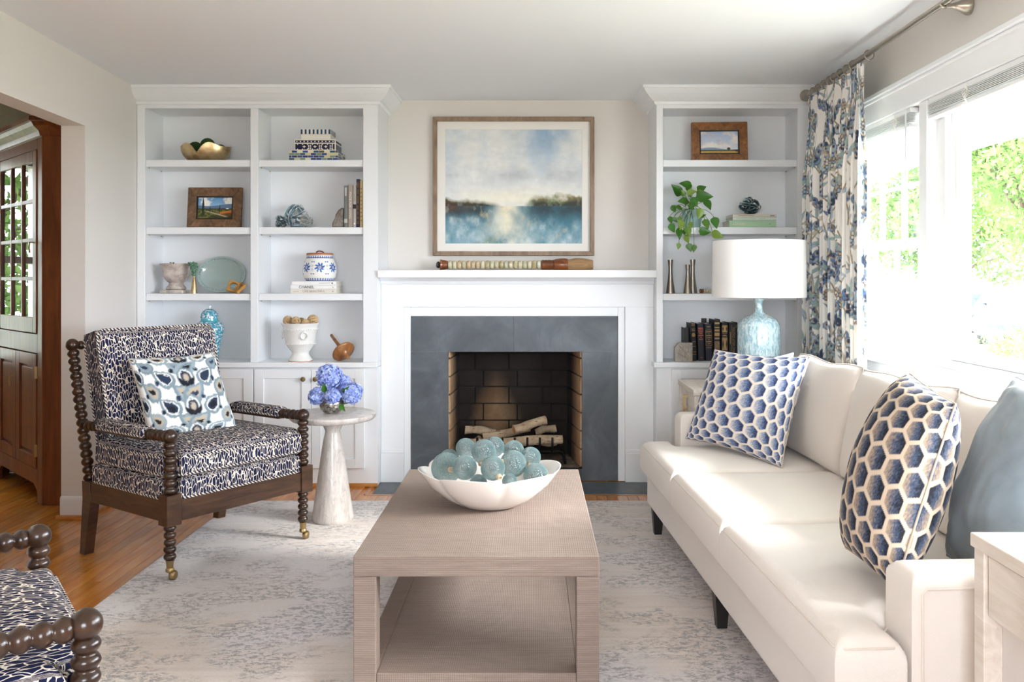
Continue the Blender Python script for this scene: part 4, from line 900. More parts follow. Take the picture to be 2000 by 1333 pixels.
# ------------------------------------------------------------------ rug
rug = cushion(rect(-1.71, 1.66, .5, 5.02), .0005, .011, .004, .002, 0, .6)
tag(rug.build('area_rug', MT['rug_pile'], None, smooth=40, world=True, loc=(0, 3.1, 0)), 'large pale grey distressed rug under the coffee table', 'rug')

# ------------------------------------------------------------------ coffee table
ct = thing('coffee_table', 'sand coloured raffia wrapped coffee table with lower shelf', 'coffee table', (-.168, 3.196, .011)); RF = MT['raffia']; hx, hy = .3675, .595; zt_ = .449
bevel(MB().box(-hx, hx, -hy, hy, zt_-.061, zt_).build('tabletop', RF, ct), .003, 2)
for sx in (-1, 1):
    for sy in (-1, 1):
        x0, x1 = sorted((sx*hx, sx*(hx-.068))); y0, y1 = sorted((sy*hy, sy*(hy-.068))); bevel(MB().box(x0, x1, y0, y1, 0, zt_-.0615).build('leg', RF, ct), .003, 2)
bevel(MB().box(-hx+.068, hx-.068, -hy+.004, hy-.004, .045, .098).build('lower_shelf', RF, ct), .003, 2)
m = MB()
for s in (-1, 1): m.box(*sorted((s*(hx-.004), s*(hx-.068))), -hy+.068, hy-.068, .045, .098)
for i, s in enumerate((-1, 1)): bevel(MB().box(*sorted((s*(hx-.004), s*(hx-.0685))), -hy+.0685, hy-.0685, .045, .098).build('shelf_rail', RF, ct), .003, 2)

# ------------------------------------------------------------------ spindle armchairs
WN = MT['walnut']; WR = MT['walnut_rail']; AP = MT['animal_print']; SP = MT['striped_piping']
def beads(n, L, r, neck=.6):
    pr = []
    for i in range(n):
        for k in range(8):
            t = k/8; pr.append((r*(neck+(1-neck)*math.sin(PI*t)**.75), L*(i+t)/n))
    return pr+[(r*neck, L)]
def armchair(label, loc, rz, drop=0):
    t = thing('spindle_armchair', label, 'armchair', loc, rz, 'pair of bobbin armchairs'); Wc, r = .714, .0275
    lean = lambda z: .645+.165*(z-.30)/.66
    for x in (0, Wc):
        c = MB().lathe([(.012, .03), (.018, .035), (.018, .045), (.014, .05), (.016, .075), (.019, .082), (.0, .083)], 16, loc_rot((x, 0, 0))).build('caster', MT['antique_brass'], t, smooth=40)
        MB().lathe([(.0, -.012), (.017, -.012), (.02, -.008), (.02, .008), (.017, .012), (0, .012)], 18, loc_rot((x+.006, -.014, .020), PI/2, 0, .5)).build('wheel', MT['antique_brass'], c, smooth=40)
        MB().lathe(beads(5, .152, r*.95), 18, loc_rot((x, 0, .082))).build('leg', WN, t, smooth=True)
        bevel(MB().box(x-.034, x+.034, -.034, .034, .232, .362).build('corner_block', WR, t), .002, 1)
        MB().lathe(beads(7, .225, r), 18, loc_rot((x, 0, .361))).build('post', WN, t, smooth=True)
        MB().ball((x, 0, .608), .031, 20, 12).build('arm_knob', WN, t, smooth=True)
        # rear leg, leaning bobbin post, knob
        m = MB(); w2 = .023; m.hexa([(x-w2, .655, -drop), (x+w2, .655, -drop), (x+w2, .70, -drop), (x-w2, .70, -drop)], [(x-w2, .60, .25), (x+w2, .60, .25), (x+w2, .675, .25), (x-w2, .675, .25)])
        m.hexa([(x-w2, .60, .25), (x+w2, .60, .25), (x+w2, .675, .25), (x-w2, .675, .25)], [(x-w2, .615, .335), (x+w2, .615, .335), (x+w2, .68, .335), (x-w2, .68, .335)])
        bevel(m.build('rear_leg', WR, t, clean=True), .003, 2)
        a, b = (x, lean(.30)+.003, .33), (x, lean(.94), .94); MB().lathe(beads(17, (Vector(b)-Vector(a)).length, r), 16, align(a, b)).build('back_post', WN, t, smooth=True); MB().ball((x, lean(.962), .962), .030, 18, 12).build('back_knob', WN, t, smooth=True)
        # arm: bobbins, padded rest, bobbins
        e = lean(.585); A, B = Vector((x, .02, .606)), Vector((x, e, .588)); D = B-A; pt = lambda s: A+D*s
        MB().lathe(beads(4, D.length*.21, r*.93), 16, align(pt(0), pt(.21))).build('arm_turning', WN, t, smooth=True); MB().lathe(beads(5, D.length*.27, r*.85), 16, align(pt(.73), pt(1))).build('arm_turning', WN, t, smooth=True)
        y0, y1 = pt(.20).y, pt(.74).y; bevel(MB().box(x-.028, x+.028, y0-.006, y1+.006, .577, .589).build('arm_board', WN, t), .003, 1)
        pad = cushion(rect(x-.037, x+.037, y0, y1), .588, .632, .018, .006, .012, .04).build('arm_pad', AP, t, smooth=60); welt(rect(x-.037, x+.037, y0, y1), .596, .002, .0045, 'piping', SP, pad)
    bevel(MB().box(.034, Wc-.034, -.026, .0, .245, .335).build('front_rail', WR, t), .002, 1); bevel(MB().box(.023, Wc-.023, .62, .65, .245, .335).build('rear_rail', WR, t), .002, 1)
    for x in (0, Wc): bevel(MB().box(x-.022, x+.010 if x == 0 else x+.022, .034, .60, .245, .335).build('side_rail', WR, t), .002, 1)
    MB().lathe(beads(20, Wc-.05, r*.8), 14, align((.025, lean(.962), .958), (Wc-.025, lean(.962), .958))).build('top_rail', WN, t, smooth=True)
    dk = cushion([(.036, -.022), (Wc-.036, -.022), (Wc-.036, .036), (Wc+.016, .036), (Wc+.016, .60), (-.016, .60), (-.016, .036), (.036, .036)], .334, .425, .025, .008, .0, .06).build('seat_deck', AP, t, smooth=60)
    welt([(.036, -.022), (Wc-.036, -.022), (Wc-.036, .036), (Wc+.016, .036), (Wc+.016, .60), (-.016, .60), (-.016, .036), (.036, .036)], .340, .003, .006, 'piping', SP, dk)
    pl_ = [(.034, -.03), (Wc-.034, -.03), (Wc-.034, .036), (Wc+.014, .036), (Wc+.014, .575), (-.014, .575), (-.014, .036), (.034, .036)]
    sc_ = cushion(pl_, .426, .535, .03, .02, .028, .05).build('seat_cushion', AP, t, smooth=60); welt(pl_, .512, .000, .005, 'piping', SP, sc_); welt(pl_, .440, .000, .005, 'piping', SP, sc_)
    # upholstered back, leaning with the posts
    a0 = math.atan2(.165, .66); M = Matrix.Translation((0, lean(.43)-.115, .43)) @ Matrix.Rotation(-a0, 4, 'X') @ Matrix.Rotation(PI/2, 4, 'X')      # local y -> up, z -> front
    bk = cushion(rect(.045, Wc-.045, 0, .615), -.10, .052, .032, .02, .02, .06, M).build('back_pad', AP, t, smooth=60); welt(rect(.045, Wc-.045, 0, .615), .035, .0, .0055, 'piping', SP, bk, M); welt(rect(.045, Wc-.045, 0, .615), -.085, .0, .0055, 'piping', SP, bk, M)
    return t
armchair('navy animal print spindle armchair holding the ikat pillow', (-1.541, 3.70, .0115), math.radians(54.8), .0115)
armchair('second spindle armchair cut off by the near left corner', (-.866, 1.688, .0115), math.radians(126))

# ------------------------------------------------------------------ end tables
def end_table(label, x0, y0, w_, d_, h):
    t = thing('end_table', label, 'side table', (x0+w_/2, y0+d_/2, .0115), 0, 'washed oak end tables'); Wo = MT['washed_oak']; L = lambda x, y: (x-w_/2, y-d_/2); s = .042
    bevel(MB().box(-w_/2, w_/2, -d_/2, d_/2, h-.03, h).build('tabletop', Wo, t), .002, 1)
    for x in (-w_/2+.006, w_/2-.006-s):
        for y in (-d_/2+.006, d_/2-.006-s): bevel(MB().box(x, x+s, y, y+s, 0, h-.03).build('leg', Wo, t), .002, 1)
    bevel(MB().box(-w_/2+s, w_/2-s, -d_/2+.014, -d_/2+.032, h-.17, h-.03).build('apron', Wo, t), .001, 1); bevel(MB().box(-w_/2+s, w_/2-s, d_/2-.032, d_/2-.014, h-.17, h-.03).build('apron', Wo, t), .001, 1); bevel(MB().box(w_/2-.032, w_/2-.014, -d_/2+s, d_/2-s, h-.17, h-.03).build('apron', Wo, t), .001, 1)
    dr = bevel(MB().box(-w_/2+.012, -w_/2+.034, -d_/2+s+.012, d_/2-s-.012, h-.165, h-.036).build('drawer', Wo, t), .0015, 1)
    m = MB(); m.box(-w_/2-.012, -w_/2-.004, -.012, .012, h-.145, h-.055); m.box(-w_/2-.006, -w_/2+.012, -.006, .006, h-.14, h-.13); m.box(-w_/2-.006, -w_/2+.012, -.006, .006, h-.07, h-.06); m.build('handle', MT['brass'], dr)
    bevel(MB().box(-w_/2+.02, w_/2-.02, -d_/2+.02, d_/2-.02, .14, .165).build('lower_shelf', Wo, t), .002, 1)
    return t
end_table('washed oak end table with a brass pull under the blue lamp', .832, 4.50, .60, .48, .7035)
end_table('pale washed oak end table at the bottom right beside the sofa arm', .965, 1.42, .60, .50, .72)

# ------------------------------------------------------------------ marble pedestal table
pt_ = thing('pedestal_table', 'grey marble pedestal table with round top beside the armchair', 'side table', (-1.06, 4.62, .011)); GM = MT['grey_marble']
MB().lathe([(0, 0), (.105, 0), (.109, .006), (.109, .02), (.10, .08), (.082, .20), (.064, .33), (.050, .42), (.0405, .462), (.039, .472), (.044, .485), (.056, .512), (.062, .5285), (0, .5285)], 40, None).build('pedestal', GM, pt_, smooth=40)
MB().lathe([(0, .529), (.19, .529), (.212, .534), (.224, .545), (.228, .556), (.226, .563), (.220, .567), (0, .567)], 56, None).build('tabletop', GM, pt_, smooth=40)
# ------------------------------------------------------------------ curtain, rod, rings
XR, ZR = 1.655, 2.40
rod = thing('curtain_rod', 'brushed brass curtain rod with rings above the window', 'curtain rod', (XR, 3.3, ZR)); NK = MT['nickel']
MB().tube([(XR, 1.2, ZR), (XR, 5.20, ZR)], .0135, 16).build('pole', NK, rod, world=True, smooth=40)
MB().lathe([(.0135, 0), (.018, .004), (.018, .02), (.022, .03), (.033, .055), (.036, .062), (.036, .072), (.028, .076), (0, .077)], 20, align((XR, 5.20, ZR), (XR, 5.4, ZR))).build('finial', NK, rod, world=True, smooth=40)
for yb in (3.50,):
    b_ = MB().lathe([(.036, 0), (.036, .012), (.026, .03), (.016, .055), (.011, .075), (.011, .1)], 20, align((XW-.0005, yb, ZR-.012), (XR+.01, yb, ZR-.012))).build('bracket', NK, rod, world=True, smooth=40)
    MB().tube([(XR+.0165*math.cos(a), yb, ZR+.0165*math.sin(a)) for a in np.linspace(-PI*.9, PI*.15, 14)], .006, 8).build('cradle', NK, b_, world=True, smooth=True)
for i, y in enumerate([5.12, 5.02, 4.93, 4.84, 4.76, 4.67, 4.58, 4.48, 4.28]):
    MB().tube([(XR+.024*math.cos(a), y+.006*math.sin(i*2), ZR-.008+.024*math.sin(a)) for a in np.linspace(0, 2*PI, 20, endpoint=False)], .0028, 6, True).build('ring', NK, rod, world=True, smooth=True)
ZT, ZC = ZR-.035, .02
s = np.linspace(0, 1, 1400); nf = 7.5; ph = 2*PI*nf*(s**1.0)+.6*np.sin(2*PI*s*2.3); amp = .050*(1+.25*np.sin(9*s)); amp = amp*np.where(s > .78, 1-.55*(s-.78)/.22, 1)
cx = 1.648+amp*np.sin(ph); cyy = 5.20-(5.20-4.245)*s-.018*np.sin(2*ph)
# last width of cloth turns a little towards the room
turn = np.clip((s-.80)/.2, 0, 1); cx = cx-.05*turn**2
arc = np.concatenate([[0], np.cumsum(np.hypot(np.diff(cx), np.diff(cyy)))]); AL = arc[-1]; res = .0042; nu = int(AL/res); nv = int((ZT-ZC)/.0046)
ua = np.linspace(0, AL, nu); px_, py_ = np.interp(ua, arc, cx), np.interp(ua, arc, cyy)
cv = Canvas(AL, (ZT-ZC), res, 'F3EFE8'); R = random.Random(21)
NV, BL_c, TN, SG, LB, OC = '3A4860', '6783B0', 'A8947A', '9DB3AE', 'A9BCCB', 'C9AE8A'
def berries(x, y, ang, k=6, r0=.027):
    for i in range(k):
        r = r0*(.5+.5*(1-abs(i-k*.55)/k)); cv.disc(x, y, r*1.08, NV if i % 2 else '5C6A80'); cv.disc(x, y, r*.9, R.choice([BL_c, LB, '7C93A8', NV])); cv.ell(x-r*.2, y+r*.15, r*.45, r*.5, 0, OC); cv.ell(x+r*.05, y+r*.3, r*.42, r*.42, 0, NV)
        x += math.cos(ang)*r*1.75; y += math.sin(ang)*r*1.75; ang += R.uniform(-.18, .22)
def cone(x, y, ang, k=5):
    for i in range(k):
        wd = 2 if i in (0, k-1) else 3
        for j in range(wd):
            a = x+math.cos(ang)*i*.018-math.sin(ang)*(j-(wd-1)/2)*.021; b = y+math.sin(ang)*i*.018+math.cos(ang)*(j-(wd-1)/2)*.021; cv.disc(a, b, .0125, NV); cv.disc(a, b+.002, .0085, R.choice(['E8DDCB', LB, OC]))
def tulip(x, y, ang):
    for da, w_ in ((-.38, .018), (.38, .018), (0, .024)): cv.leaf(x, y, .095, w_, ang+da, NV); cv.leaf(x+.004*math.cos(ang), y+.004*math.sin(ang), .085, w_*.82, ang+da, BL_c); 
    cv.leaf(x, y, .06, .006, ang, OC)
def spray(x, y, up):
    ang = up+R.uniform(-.5, .5); pts = [(x, y)]; a = ang
    for i in range(9): a += R.uniform(-.14, .18); pts.append((pts[-1][0]+.033*math.cos(a), pts[-1][1]+.033*math.sin(a)))
    cv.stroke(pts, .008, TN); cv.stroke(pts, .003, '7A6A54')
    for i in (2, 4, 5, 7):
        px0, py0 = pts[i]; sd = 1 if i % 2 else -1; c_ = R.choice([SG, SG, LB, 'C9BCA6']); la = a+sd*R.uniform(.5, .9); cv.leaf(px0, py0, R.uniform(.09, .12), .014, la, '7F9096'); cv.leaf(px0, py0, R.uniform(.08, .1), .0125, la, c_)
    q = R.choice('bbbtc'); ex, ey = pts[-1]
    {'b': lambda: berries(ex, ey, a, R.randint(5, 7)), 't': lambda: tulip(ex, ey, a), 'c': lambda: cone(ex, ey, a)}[q]()
    k = pts[R.choice((3, 4))]; R.choice([lambda: berries(k[0], k[1], a+1.2, 5, .022), lambda: berries(k[0], k[1], a-1.1, 4, .024), lambda: cone(k[0], k[1], a+1.0, 4)])()
for gy in np.arange(.02, ZT-ZC, .15):
    for gx_ in np.arange(.0, AL, .16): spray(gx_+R.uniform(-.04, .04)+(.09 if int(gy/.15) % 2 else 0), gy+R.uniform(-.04, .04), PI/2+R.choice((-.55, .55)))
zz = np.linspace(ZT, ZC, nv); Vv = np.zeros((nv, nu, 3)); squeeze = np.clip((ZT-zz)/.5, .35, 1)[:, None]
Vv[..., 0] = 1.648-.05*np.interp(ua, arc, turn**2)[None]+(px_[None]-1.648+.05*np.interp(ua, arc, turn**2)[None])*squeeze; Vv[..., 1] = py_[None]+.02*np.sin(zz*1.3)[:, None]; Vv[..., 2] = zz[:, None]
ci = np.clip(np.round((ZT-zz)/res), 0, cv.Hh-1).astype(int); cj = np.clip(np.round(ua/res), 0, cv.W-1).astype(int)
me = grid_mesh('curtain', Vv-np.array((1.648, 4.75, ZC)), cv.a[::-1][ci][:, cj], MT['print_curtain'])
cu = add('curtain', me, None, (1.648, 4.75, ZC)); tag(cu, 'pleated curtain printed with blue and tan berries and leaves', 'curtain')

# ------------------------------------------------------------------ pictures
def picture(name, label, loc, w_, h, fw, depth, lean, fmat, cols, inner=None, mat_w=0.0, yaw=0.0, carve=False):
    t = thing(name, label, 'painting', loc, 0); t.matrix_basis = Matrix.Translation(Vector(loc)) @ Matrix.Rotation(yaw, 4, 'Z') @ Matrix.Rotation(-lean, 4, 'X')
    a, b = w_/2, h
    for nm, poly in (('frame_rail', [(-a, 0), (a, 0), (a-fw, fw), (-a+fw, fw)]), ('frame_rail', [(-a+fw, b-fw), (a-fw, b-fw), (a, b), (-a, b)]), ('frame_stile', [(-a, 0), (-a+fw, fw), (-a+fw, b-fw), (-a, b)]), ('frame_stile', [(a-fw, fw), (a, 0), (a, b), (a-fw, b-fw)])):
        bevel(MB().prism(poly, -depth, 0, 'y').build(nm, fmat, t, clean=True), .003 if fw > .02 else .0015, 2)
    if inner:
        k = .008
        m = MB()
        for x0, x1, z0, z1 in ((-a+fw, -a+fw+k, fw, b-fw), (a-fw-k, a-fw, fw, b-fw), (-a+fw+k, a-fw-k, fw, fw+k), (-a+fw+k, a-fw-k, b-fw-k, b-fw)): m.box(x0, x1, -depth*.75, -depth*.2, z0, z1)
        m.build('liner', inner, t)
    if mat_w:
        x0, x1, z0, z1 = -a+fw, a-fw, fw, b-fw; i0, i1, j0, j1 = x0+mat_w, x1-mat_w, z0+mat_w, z1-mat_w
        m = MB(); m.box(x0, i0, -.014, -.010, z0, z1); m.box(i1, x1, -.014, -.010, z0, z1); m.box(i0, i1, -.014, -.010, z0, j0); m.box(i0, i1, -.014, -.010, j1, z1); m.build('mat_board', MT['mat_board'], t)
    else: x0, x1, z0, z1 = -a+fw, a-fw, fw, b-fw; i0, i1, j0, j1 = x0, x1, z0, z1
    nh, nw = cols.shape[:2]; V = np.zeros((nh, nw, 3)); V[..., 0] = np.linspace(i0, i1, nw)[None]; V[..., 1] = -.009; V[..., 2] = np.linspace(j1, j0, nh)[:, None]
    add('canvas', grid_mesh('canvas', V, cols, MT['oil_paint'], flip=True), t); MB().box(-a+fw*.5, a-fw*.5, -.007, 0, fw*.5, b-fw*.5).build('backing', MT['cloth_brown'], t)
    return t
def mixc(a, b, k): k = np.clip(k, 0, 1)[..., None]; return a*(1-k)+b*k
C3 = lambda c: np.array(lin(c)[:3])[None, None]
def lake(h=300, w_=360):
    y, x = np.mgrid[0:h, 0:w_]; y = y/h; x = x/w_; n1 = vnoise(h, w_, 3, 1, 5); n2 = vnoise(h, w_, 9, 2, 5); n3 = vnoise(h, w_, 40, 3, 3, .3); n4 = vnoise(h, w_, 7, 9, 5, 1.3); n5 = vnoise(h, w_, 5, 15, 4); n6 = vnoise(h, w_, 16, 19, 4, 2.0)
    a = np.tile(C3('D6DDE2'), (h, w_, 1)); cloud = (n1-.5)*3.0+.4
    blue = np.clip(1.15-y*2.6, 0, 1)*(.3+1.1*np.abs(x-.38)); a = mixc(a, C3('94B2CE'), blue*(1.25-cloud)); a = mixc(a, C3('EFEDE6'), np.clip(cloud, 0, 1)*.7); a = mixc(a, C3('B9BDC3'), np.exp(-((y-.40)/.07)**2)*np.clip(n5*3-1.1, 0, 1)*.75)
    a = mixc(a, C3('F3EDD9'), np.exp(-((y-.60)/.09)**2)*np.exp(-((x-.48)/.35)**2)*.9)
    hz = .665; left = np.clip(1-x/.42, 0, 1); right = np.clip((x-.55)/.10, 0, 1); amp = .10*left**.5*(.3+1.1*n2)+.13*right*(.15+1.25*n2); top = hz-amp
    k = np.clip((y-top)/.045, 0, 1)*(y < hz+.006)*(np.clip(left*6, 0, 1)+right).clip(0, 1); tc_ = mixc(np.tile(C3('A79A5C'), (h, w_, 1)), np.tile(C3('2E3426'), (h, w_, 1)), (y-top)/(amp*.75+1e-3)); tc_ = mixc(tc_, C3('4A2C18'), np.clip(1-x/.26, 0, 1)*.8*n6*1.6); tc_ = mixc(tc_, C3('6F8B55'), right*np.clip(n4*3-1.3, 0, 1)*.8); a = mixc(a, tc_, k*(.75+.5*n6))
    wtr = np.clip((y-hz)/.008, 0, 1); wc = mixc(np.tile(C3('3F7C90'), (h, w_, 1)), np.tile(C3('9DBDCA'), (h, w_, 1)), (n4-.32)*2.1+(y-.86)*1.6); wc = mixc(wc, C3('1E3B45'), np.exp(-((y-hz-.02)/.10)**2)*np.clip(np.abs(x-.46)*7-.5, 0, 1)*(.45+n2)*1.1); wc = mixc(wc, C3('5A3A22'), np.exp(-((y-hz)/.06)**2)*np.clip(.26-x, 0, 1)*5*n6*1.4); wc = mixc(wc, C3('2F6B66'), np.clip(n5*4-1.9, 0, 1)*np.exp(-((x-.25)/.2)**2)*.8)
    path = np.exp(-((x-.46-.10*(n5-.5))/(.07+.30*(y-hz)))**2); wc = mixc(wc, C3('EDE6CB'), path*np.clip(1.1-2.2*(y-hz)+1.3*(n4-.5), 0, 1)); wc = mixc(wc, C3('DDE3DC'), np.clip(n4*2.6-1.5, 0, 1)*.8); wc = mixc(wc, C3('C9B68A'), np.clip(n6*n2*5-1.75, 0, 1)*.5); a = mixc(a, wc, wtr)
    return np.clip(a*(1+(n3-.5)[..., None]*.12+(n6-.5)[..., None]*.10), 0, 1)
FW = X(1161, 5.76)-X(845, 5.76)
picture('landscape_painting', 'large framed misty lake painting hung above the mantel', ((X(845, 5.76)+X(1161, 5.76))/2, YB-.001, 1.444), FW, .920, .028, .042, 0, MT['frame_oak'], lake(), None, .053)
def tuscan(h=110, w_=140):
    y, x = np.mgrid[0:h, 0:w_]; y = y/h; x = x/w_; n1 = vnoise(h, w_, 4, 21, 5); n2 = vnoise(h, w_, 12, 22, 4)
    a = np.tile(C3('4E8CC0'), (h, w_, 1)); a = mixc(a, C3('A9CBE0'), y*1.4); a = mixc(a, C3('F0EDE4'), np.clip((n1-.48)*6, 0, 1)*(y < .45)); a = mixc(a, C3('5A7596'), np.clip((y-.36-.05*np.sin(x*5))/.02, 0, 1)); a = mixc(a, C3('3A4424'), np.clip((y-.50+.05*(n2-.5))/.03, 0, 1)); a = mixc(a, C3('6E6B2E'), np.clip((y-.56)/.03, 0, 1)*(n2 > .45)); a = mixc(a, C3('C4701E'), np.clip((y-.62+.25*(x-.75))/.03, 0, 1)*np.clip((x-.6)/.05, 0, 1)*np.clip((.86-y)/.04, 0, 1)); a = mixc(a, C3('26301A'), np.clip((y-.80-.12*np.sin(x*4+1))/.04, 0, 1)*(n2*.6+.5))
    rd = np.abs(x-(.26+.9*(y-.62)**.8 if False else .25+.55*np.clip(y-.62, 0, 1)/.25)); a = mixc(a, C3('C3B494'), np.clip(1-rd/.07, 0, 1)*(y > .62)*(y < .88)*1.2)
    for cx_, t_, b_, wd in ((.17, .06, .82, .035), (.62, .36, .74, .022), (.36, .42, .7, .018), (.5, .48, .66, .012)): k = np.clip((wd*np.sin(np.clip((y-t_)/(b_-t_), 0, 1)*PI*.75+.35)-np.abs(x-cx_-.01*(n2-.5)))/.012, 0, 1)*(y > t_)*(y < b_); a = mixc(a, C3('1A2213'), k)
    a = mixc(a, C3('EDE6D4'), (np.abs(x-.83) < .035)*(np.abs(y-.52) < .02)*1.0); return np.clip(a*(.85+.3*n2[..., None]), 0, 1)
def meadow(h=110, w_=140):
    y, x = np.mgrid[0:h, 0:w_]; y = y/h; x = x/w_; n1 = vnoise(h, w_, 3, 31, 5); n2 = vnoise(h, w_, 14, 32, 4)
    a = mixc(np.tile(C3('A9C0E2'), (h, w_, 1)), np.tile(C3('E3E6EA'), (h, w_, 1)), y*1.2); a = mixc(a, C3('F3EDEA'), np.clip((n1-.46)*5+.5*np.exp(-((x-.8)/.1)**2-((y-.25)/.15)**2), 0, 1)*(y < .7)); a = mixc(a, C3('C9BFCB'), np.clip((vnoise(h, w_, 5, 34, 4)-.55)*4, 0, 1)*(y < .6)*.6); a = mixc(a, C3('8FA3BE'), np.clip((y-.74+.05*np.sin(x*6))/.02, 0, 1)); a = mixc(a, C3('33503C'), np.clip((y-.79+.03*(n2-.5))/.015, 0, 1)); a = mixc(a, C3('D0A95C'), np.clip((y-.84)/.02, 0, 1)); a = mixc(a, C3('9A7A3A'), np.clip((n2-.5)*4, 0, 1)*(y > .86)); a = mixc(a, C3('27402A'), np.clip(1-np.hypot((x-.73)/.05, (y-.76)/.07), 0, 1)*3); a = mixc(a, C3('2A3E2A'), np.clip(1-np.hypot((x-.94)/.06, (y-.84)/.05), 0, 1)*3); return np.clip(a*(.93+.14*n2[..., None]), 0, 1)
def on(px, Y, z): return (X(px, Y), Y, z)
picture('framed_painting', 'small framed painting of cypress trees on the left bookcase', on(419.5, 5.555, SH[1]), .345, .262, .056, .022, .11, MT['burl_frame'], tuscan(), MT['black_wood'])
picture('framed_painting', 'small meadow and cloud painting in a carved frame on the right bookcase', on(1405, 5.57, SH[0]), .355, .262, .052, .024, .11, MT['carved_frame'], meadow(), MT['black_wood'], 0, math.radians(-4))

# ------------------------------------------------------------------ calligraphy brush on the mantel
YBR = 5.64; br = thing('calligraphy_brush', 'giant calligraphy brush with jade bead handle lying on the mantel', 'brush', (X(1005, YBR), YBR, 1.3445)); bxp = lambda p: X(p, YBR); zc = 1.3445+.036
def along(prof, x0, x1, name, mat, seg=20): return MB().lathe([(r_, (x1-x0)*q) for q, r_ in prof], seg, align((x0, YBR, zc), (x1, YBR, zc))).build(name, mat, br, world=True, smooth=40)
along([(0, .0), (0, .012), (.3, .022), (.7, .022), (1, .012)], bxp(852), bxp(860), 'end_knob', MT['black_wood']); along([(0, .034), (.1, .036), (.35, .03), (.4, .032), (.9, .027), (1, .027)], bxp(860), bxp(874.5), 'end_cap', MT['brush_wood'])
edges = np.linspace(874.5, 1057, 21)
for p, q in zip(edges, edges[1:]): along([(0, .015), (.06, .022), (.25, .027), (.5, .028), (.75, .027), (.94, .022), (1, .015)], bxp(p+.3), bxp(q-.3), 'bead', MT['jade_bead'], 16)
along([(0, .027), (.1, .033), (.3, .031), (.35, .033), (.55, .031), (.6, .033), (.9, .031), (1, .034)], bxp(1057), bxp(1081), 'collar', MT['brush_wood']); along([(0, .031), (.1, .037), (.5, .042), (.8, .043), (1, .040)], bxp(1081), bxp(1109), 'ferrule', MT['brush_wood'])
along([(0, .034), (.3, .044), (.6, .043), (.85, .036), (1, .030)], bxp(1109), bxp(1158), 'bristles', MT['bristle'], 28)

# ------------------------------------------------------------------ lettering
def text(s, size, mat, parent, M, name='title', ext=.0004, align_x='CENTER', stretch=1.0):
    c = bpy.data.curves.new(name, 'FONT'); c.body = s; c.size = size; c.extrude = ext; c.align_x = align_x; c.align_y = 'CENTER'; c.resolution_u = 2
    o = bpy.data.objects.new(name, c); COL.objects.link(o); dg = bpy.context.evaluated_depsgraph_get(); me = bpy.data.meshes.new_from_object(o.evaluated_get(dg)); bpy.data.objects.remove(o); me.materials.clear(); me.materials.append(mat)
    return add(name, me, parent, None, M @ Matrix.Diagonal((stretch, 1, 1, 1)))
FRONT = Matrix.Rotation(PI/2, 4, 'X')             # text plane facing -Y

# ------------------------------------------------------------------ books
def book_up(label, x0, th, h, d, z, y, cover, group, tilt=0.0, decor=None, pages='page'):     # upright, spine to the room
    t = thing('book', label, 'book', (x0+th/2, y, z), 0, group); t.matrix_basis = Matrix.Translation((x0+th/2, y, z)) @ Matrix.Rotation(tilt, 4, 'Y')
    c = .0025; a = th/2; bevel(MB().prism([(-a, d), (-a, .004), (-a*.55, 0), (a*.55, 0), (a, .004), (a, d), (a-c, d), (a-c, c*2), (-a+c, c*2), (-a+c, d)], 0, h).build('cover', MT[cover], t, clean=True), .0006, 1)
    MB().box(-a+c, a-c, c*2, d-.006, .004, h-.004).build('pages', MT[pages], t)
    if decor: decor(t, a, h)
    return t
def bar(t, z0, z1, w_, mat, name='band'): MB().box(-w_, w_, -.0006, .003, z0, z1).build(name, MT[mat], t)
def book_flat(label, x0, w_, th, d, z, y, cover, group, decor=None, pages='page'):             # lying, spine to the room
    t = thing('book', label, 'book', (x0+w_/2, y, z), 0, group); c = .0028; a = w_/2
    bevel(MB().prism([(d, 0), (.004, 0), (0, th*.25), (0, th*.75), (.004, th), (d, th), (d, th-c), (c*2, th-c), (c*2, c), (d, c)], -a, a, 'x').build('cover', MT[cover], t, clean=True), .0006, 1)
    MB().box(-a+.004, a-.004, c*2, d-.005, c, th-c).build('pages', MT[pages], t)
    if decor: decor(t, a, th)
    return t
def T(t, s, size, mat, x, z, rot=0, st=1.0, al='CENTER', y=-.0012): return text(s, size, MT[mat], t, Matrix.Translation((x, y, z)) @ FRONT @ Matrix.Rotation(rot, 4, 'Z'), align_x=al, stretch=st)
YS = 5.50
# right bay, bottom: dark classics
def d1(t, a, h):
    for z in (.04, .055, .09, .12, .155, .19, .20, .225, .235): bar(t, z, z+.0035, a*.7, 'print_gold')
    MB().ball((0, 0, .165), .011, 12, 8, (1, .12, 1.2)).build('emblem', MT['print_gold'], t)
def d2(t, a, h):
    for k, w2 in enumerate((.8, .85, .75, .5, .8, .2, .6)): bar(t, h-.032-k*.0115, h-.0265-k*.0115, a*w2, 'print_red', 'lettering')
    bar(t, .02, .024, a*.25, 'print_red', 'mark')
def d3(t, a, h):
    z0, z1, w_ = h-.14, h-.04, a*.88; pts = [(-w_+.006, -.001, z0), (w_-.006, -.001, z0), (w_, -.001, z0+.006), (w_, -.001, z1-.006), (w_-.006, -.001, z1), (-w_+.006, -.001, z1), (-w_, -.001, z1-.006), (-w_, -.001, z0+.006)]
    MB().tube(pts, .0014, 5, True).build('border', MT['print_gold'], t)
    for k, (w2, hh) in enumerate(((.7, .005), (.2, .003), (.75, .006), (.6, .004), (.2, .003), (.7, .005), (.4, .004))): bar(t, z1-.014-k*.0125, z1-.014-k*.0125+hh, a*w2, 'print_gold', 'lettering')
    bar(t, h-.022, h-.018, a*.5, 'print_gold', 'lettering'); bar(t, z0-.014, z0-.011, a*.75, 'print_gold', 'rule')
